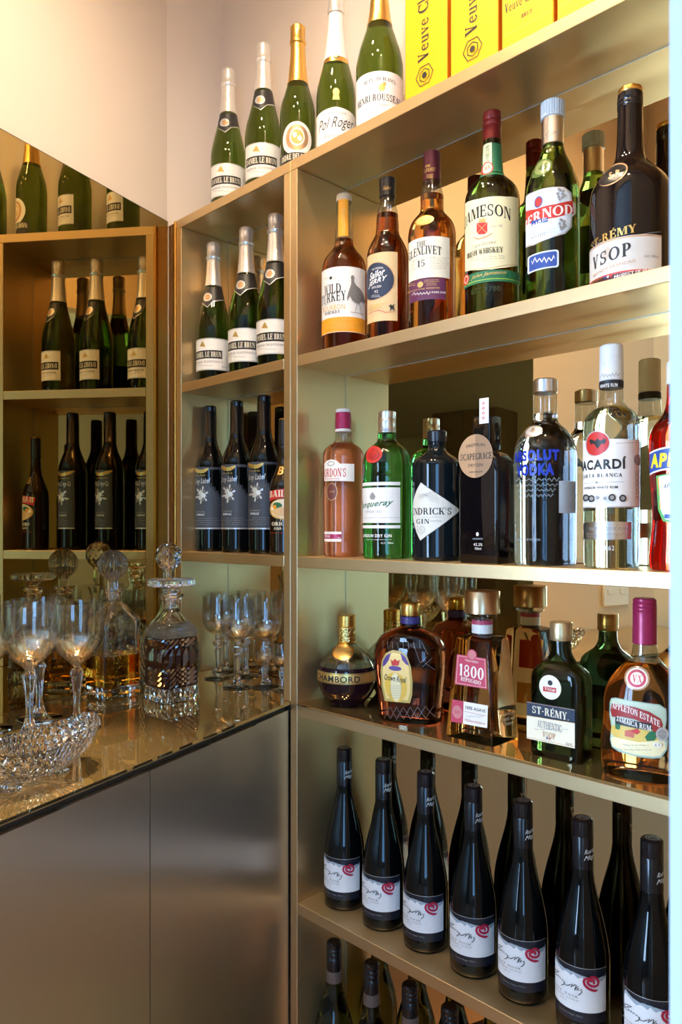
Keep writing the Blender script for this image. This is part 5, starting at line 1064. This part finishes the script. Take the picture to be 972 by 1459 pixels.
# ruby decanter
r = empty('ruby_decanter', (-.336, 1.487, ZC+.0002), ang); tag(r, 'diamond cut square crystal decanter of dark port with scalloped disc stopper', 'decanter')
h = .0418
outer = [(h-.003, 0, .010), (h, .003, .012), (h, .026, .012), (h-.0022, .030, .012), (h-.0022, .066, .012), (h-.0012, .068, .012), (h-.0022, .070, .012), (h-.0022, .104, .012), (h-.0012, .106, .012), (h-.0022, .108, .012), (h-.002, .136, .014), (h-.005, .146, .018), (h-.013, .156, .022), (.0205, .168, .0200), (.0150, .178, .0148), (.0155, .190, .0153), (.0245, .205, .0243), (.0245, .207, .0243)]
inn = [(h-.0085, .024, .009), (h-.0072, .028, .010), (h-.0072, .132, .010), (h-.012, .144, .016), (.022, .154, .0215), (.0115, .170, .0113), (.0115, .2068, .0113)]
cutp = glass('diamond_cut_crystal', (.975, .95, .94), 1.5, cut=(64, 330, .112, .150), cutdepth=.0008)
ring_ = lambda lst: [rrect(a, a, 0, 0, z, q, 6) for a, z, q in lst]
lo_ = [t for t in outer if t[1] < .027]; md = [t for t in outer if .027 < t[1] < .120]; hi_ = [t for t in outer if t[1] > .125]
def even(ring, n):         # n points spaced evenly round a ring
    P3 = [Vector(p) for p in ring]; m_ = len(P3); seg = [(P3[(i+1) % m_]-P3[i]).length for i in range(m_)]; tot = sum(seg); out = []
    for k in range(n):
        s_ = tot*k/n; i = 0
        while s_ > seg[i]: s_ -= seg[i]; i += 1
        out.append(P3[i].lerp(P3[(i+1) % m_], s_/seg[i]))
    return out
def cutblock(name, z0, z1, rows, n, amp, half, mat, mode):
    rings = []
    for i in range(rows+1):
        z = z0+(z1-z0)*i/rows; row = []
        for j, v in enumerate(even(rrect(half, half, 0, 0, z, .012, 6), n)):
            if mode == 'd': k = 1 if (i+j) % 2 else -1
            else: k = 1 if j % 2 else -1
            if i in (0, rows): k = -1
            row.append(v+Vector((v.x, v.y, 0)).normalized()*amp*k)
        rings.append(row)
    mb = MB(); mb.loft(rings, mat); return mb.build(name, r, smooth=0)
cutblock('decanter_base', .0005, .0280, 3, 48, .0016, h-.001, crystal, 'v')
portm = solid('port_in_cut_crystal', (.016, .004, .004), .04, 0, .2, 40, spec=.9, coat=.5)
cutblock('port', .0283, .0660, 8, 48, .0019, h-.0022, portm, 'd'); cutblock('port', .0663, .1040, 3, 36, .0022, h-.0022, portm, 'v'); cutblock('port', .1043, .1240, 4, 48, .0019, h-.0022, portm, 'd')
mb = MB(); mb.loft(ring_([(h-.0022, .1242, .012)]+hi_+[t for t in reversed(inn) if t[1] > .13]+[(h-.0072, .1243, .010)]), cutp, False, False); mb.build('decanter_body', r, smooth=30)
mb = MB(); sc_ = lambda t, z: 1+(.030*cos(t*26) if z > .2215 else 0)
mb.lathe([(.0095, .182), (.0110, .206), (.0125, .2085), (.0170, .213), (.0140, .216), (.0210, .2198), (.0400, .2225), (.0450, .2255), (.0452, .2345), (.0400, .2375), (.0300, .2388)], glass('scalloped_crystal', (.985, .97, .95), 1.5), 156, fn=sc_); mb.build('stopper', r, smooth=25)
# round decanter behind
r = empty('round_decanter', (-.372, 1.62, ZC+.0002)); tag(r, 'round bellied crystal decanter behind the ruby one, faceted ball stopper', 'decanter')
outp = smooth_prof([(0, .048), (.004, .056), (.020, .064), (.045, .068), (.080, .066), (.110, .056), (.132, .040), (.150, .025), (.165, .0185), (.180, .0175), (.192, .0195), (.204, .0235)], 46)
inn_ = [(max(.002, q-.0035), z) for q, z in outp if z > .012]
mb = MB(); mb.lathe(outp+list(reversed([(q, z) for q, z in inn_])), glass('round_cut_crystal', (.985, .975, .955), 1.5, cut=(36, 150, .02, .10), cutdepth=.0016), 64); mb.build('decanter_body', r, smooth=40)
# faceted ball: flat diamonds
mb = MB(); R_ = .0288; zc_ = .2765; rings = []
K = 12
for i in range(1, 12):
    ph = pi*(i/12); rings.append([(R_*sin(ph)*sin(2*pi*(j+.5*(i % 2))/K), -R_*sin(ph)*cos(2*pi*(j+.5*(i % 2))/K), zc_-R_*1.05*cos(ph)) for j in range(K)])
rings = rings[1:]; fs = []; vs = [p for rg in rings for p in rg]; n_ = len(rings)
for i in range(n_-1):
    off_ = ((i+2) % 2)
    for j in range(K):
        a, b = i*K+j, i*K+(j+1) % K
        if off_ == 0: fs += [(a, b, (i+1)*K+j), (b, (i+1)*K+(j+1) % K, (i+1)*K+j)]
        else: fs += [(a, b, (i+1)*K+(j+1) % K), (a, (i+1)*K+(j+1) % K, (i+1)*K+j)]
fs.append(tuple(range((n_-1)*K, n_*K))); fs.append(tuple(reversed(range(K)))); mb.add(vs, fs, crystal); bb = mb.build('stopper', r, smooth=0)
mb = MB(); mb.lathe([(.0125, .190), (.0130, .206), (.0115, .210), (.0115, .243), (.0145, .2515)], crystal, 12); mb.build('stopper_stem', r, smooth=0)

# boat shaped cut crystal bowl
r = empty('crystal_bowl', (-.412, 1.008, ZC+.0002), atan2(M.y, M.x)); tag(r, 'boat shaped cut crystal bowl at the counter edge', 'bowl')
NP = 72
def boat(k, z, lift, thin_=0):
    out = []
    for i in range(NP):
        t = 2*pi*i/NP; c_, s_ = cos(t), sin(t); x = (.108*k-thin_)*math.copysign(abs(c_)**.86, c_); y = (.056*k-thin_)*math.copysign(abs(s_)**1.12, s_)
        out.append((x, y, z+lift*(abs(c_)**3)*.016+(.0014*cos(t*24) if lift > .9 else 0)))
    return out
ks = [(.34, .007, 0), (.52, .011, .1), (.70, .019, .3), (.84, .030, .5), (.94, .042, .8), (1.0, .052, 1)]
rings = [boat(k, z, l) for k, z, l in ks]+[boat(k, z+.0012 if i == 5 else z+.0045, l, .0042) for i, (k, z, l) in reversed(list(enumerate(ks)))]
mb = MB(); mb.loft(rings, glass('cut_crystal_bowl', (.995, .98, .95), 1.5, cut=(40, 170, .006, .066), cutdepth=.0032)); mb.build('bowl_body', r, smooth=50)
for q in (-1, 1):
    mb = MB(); mb.lathe([(.015, 0), (.0155, .001), (.010, .004), (.009, .0085)], crystal, 24); mb.build('foot', r, (q*.040, 0, 0))
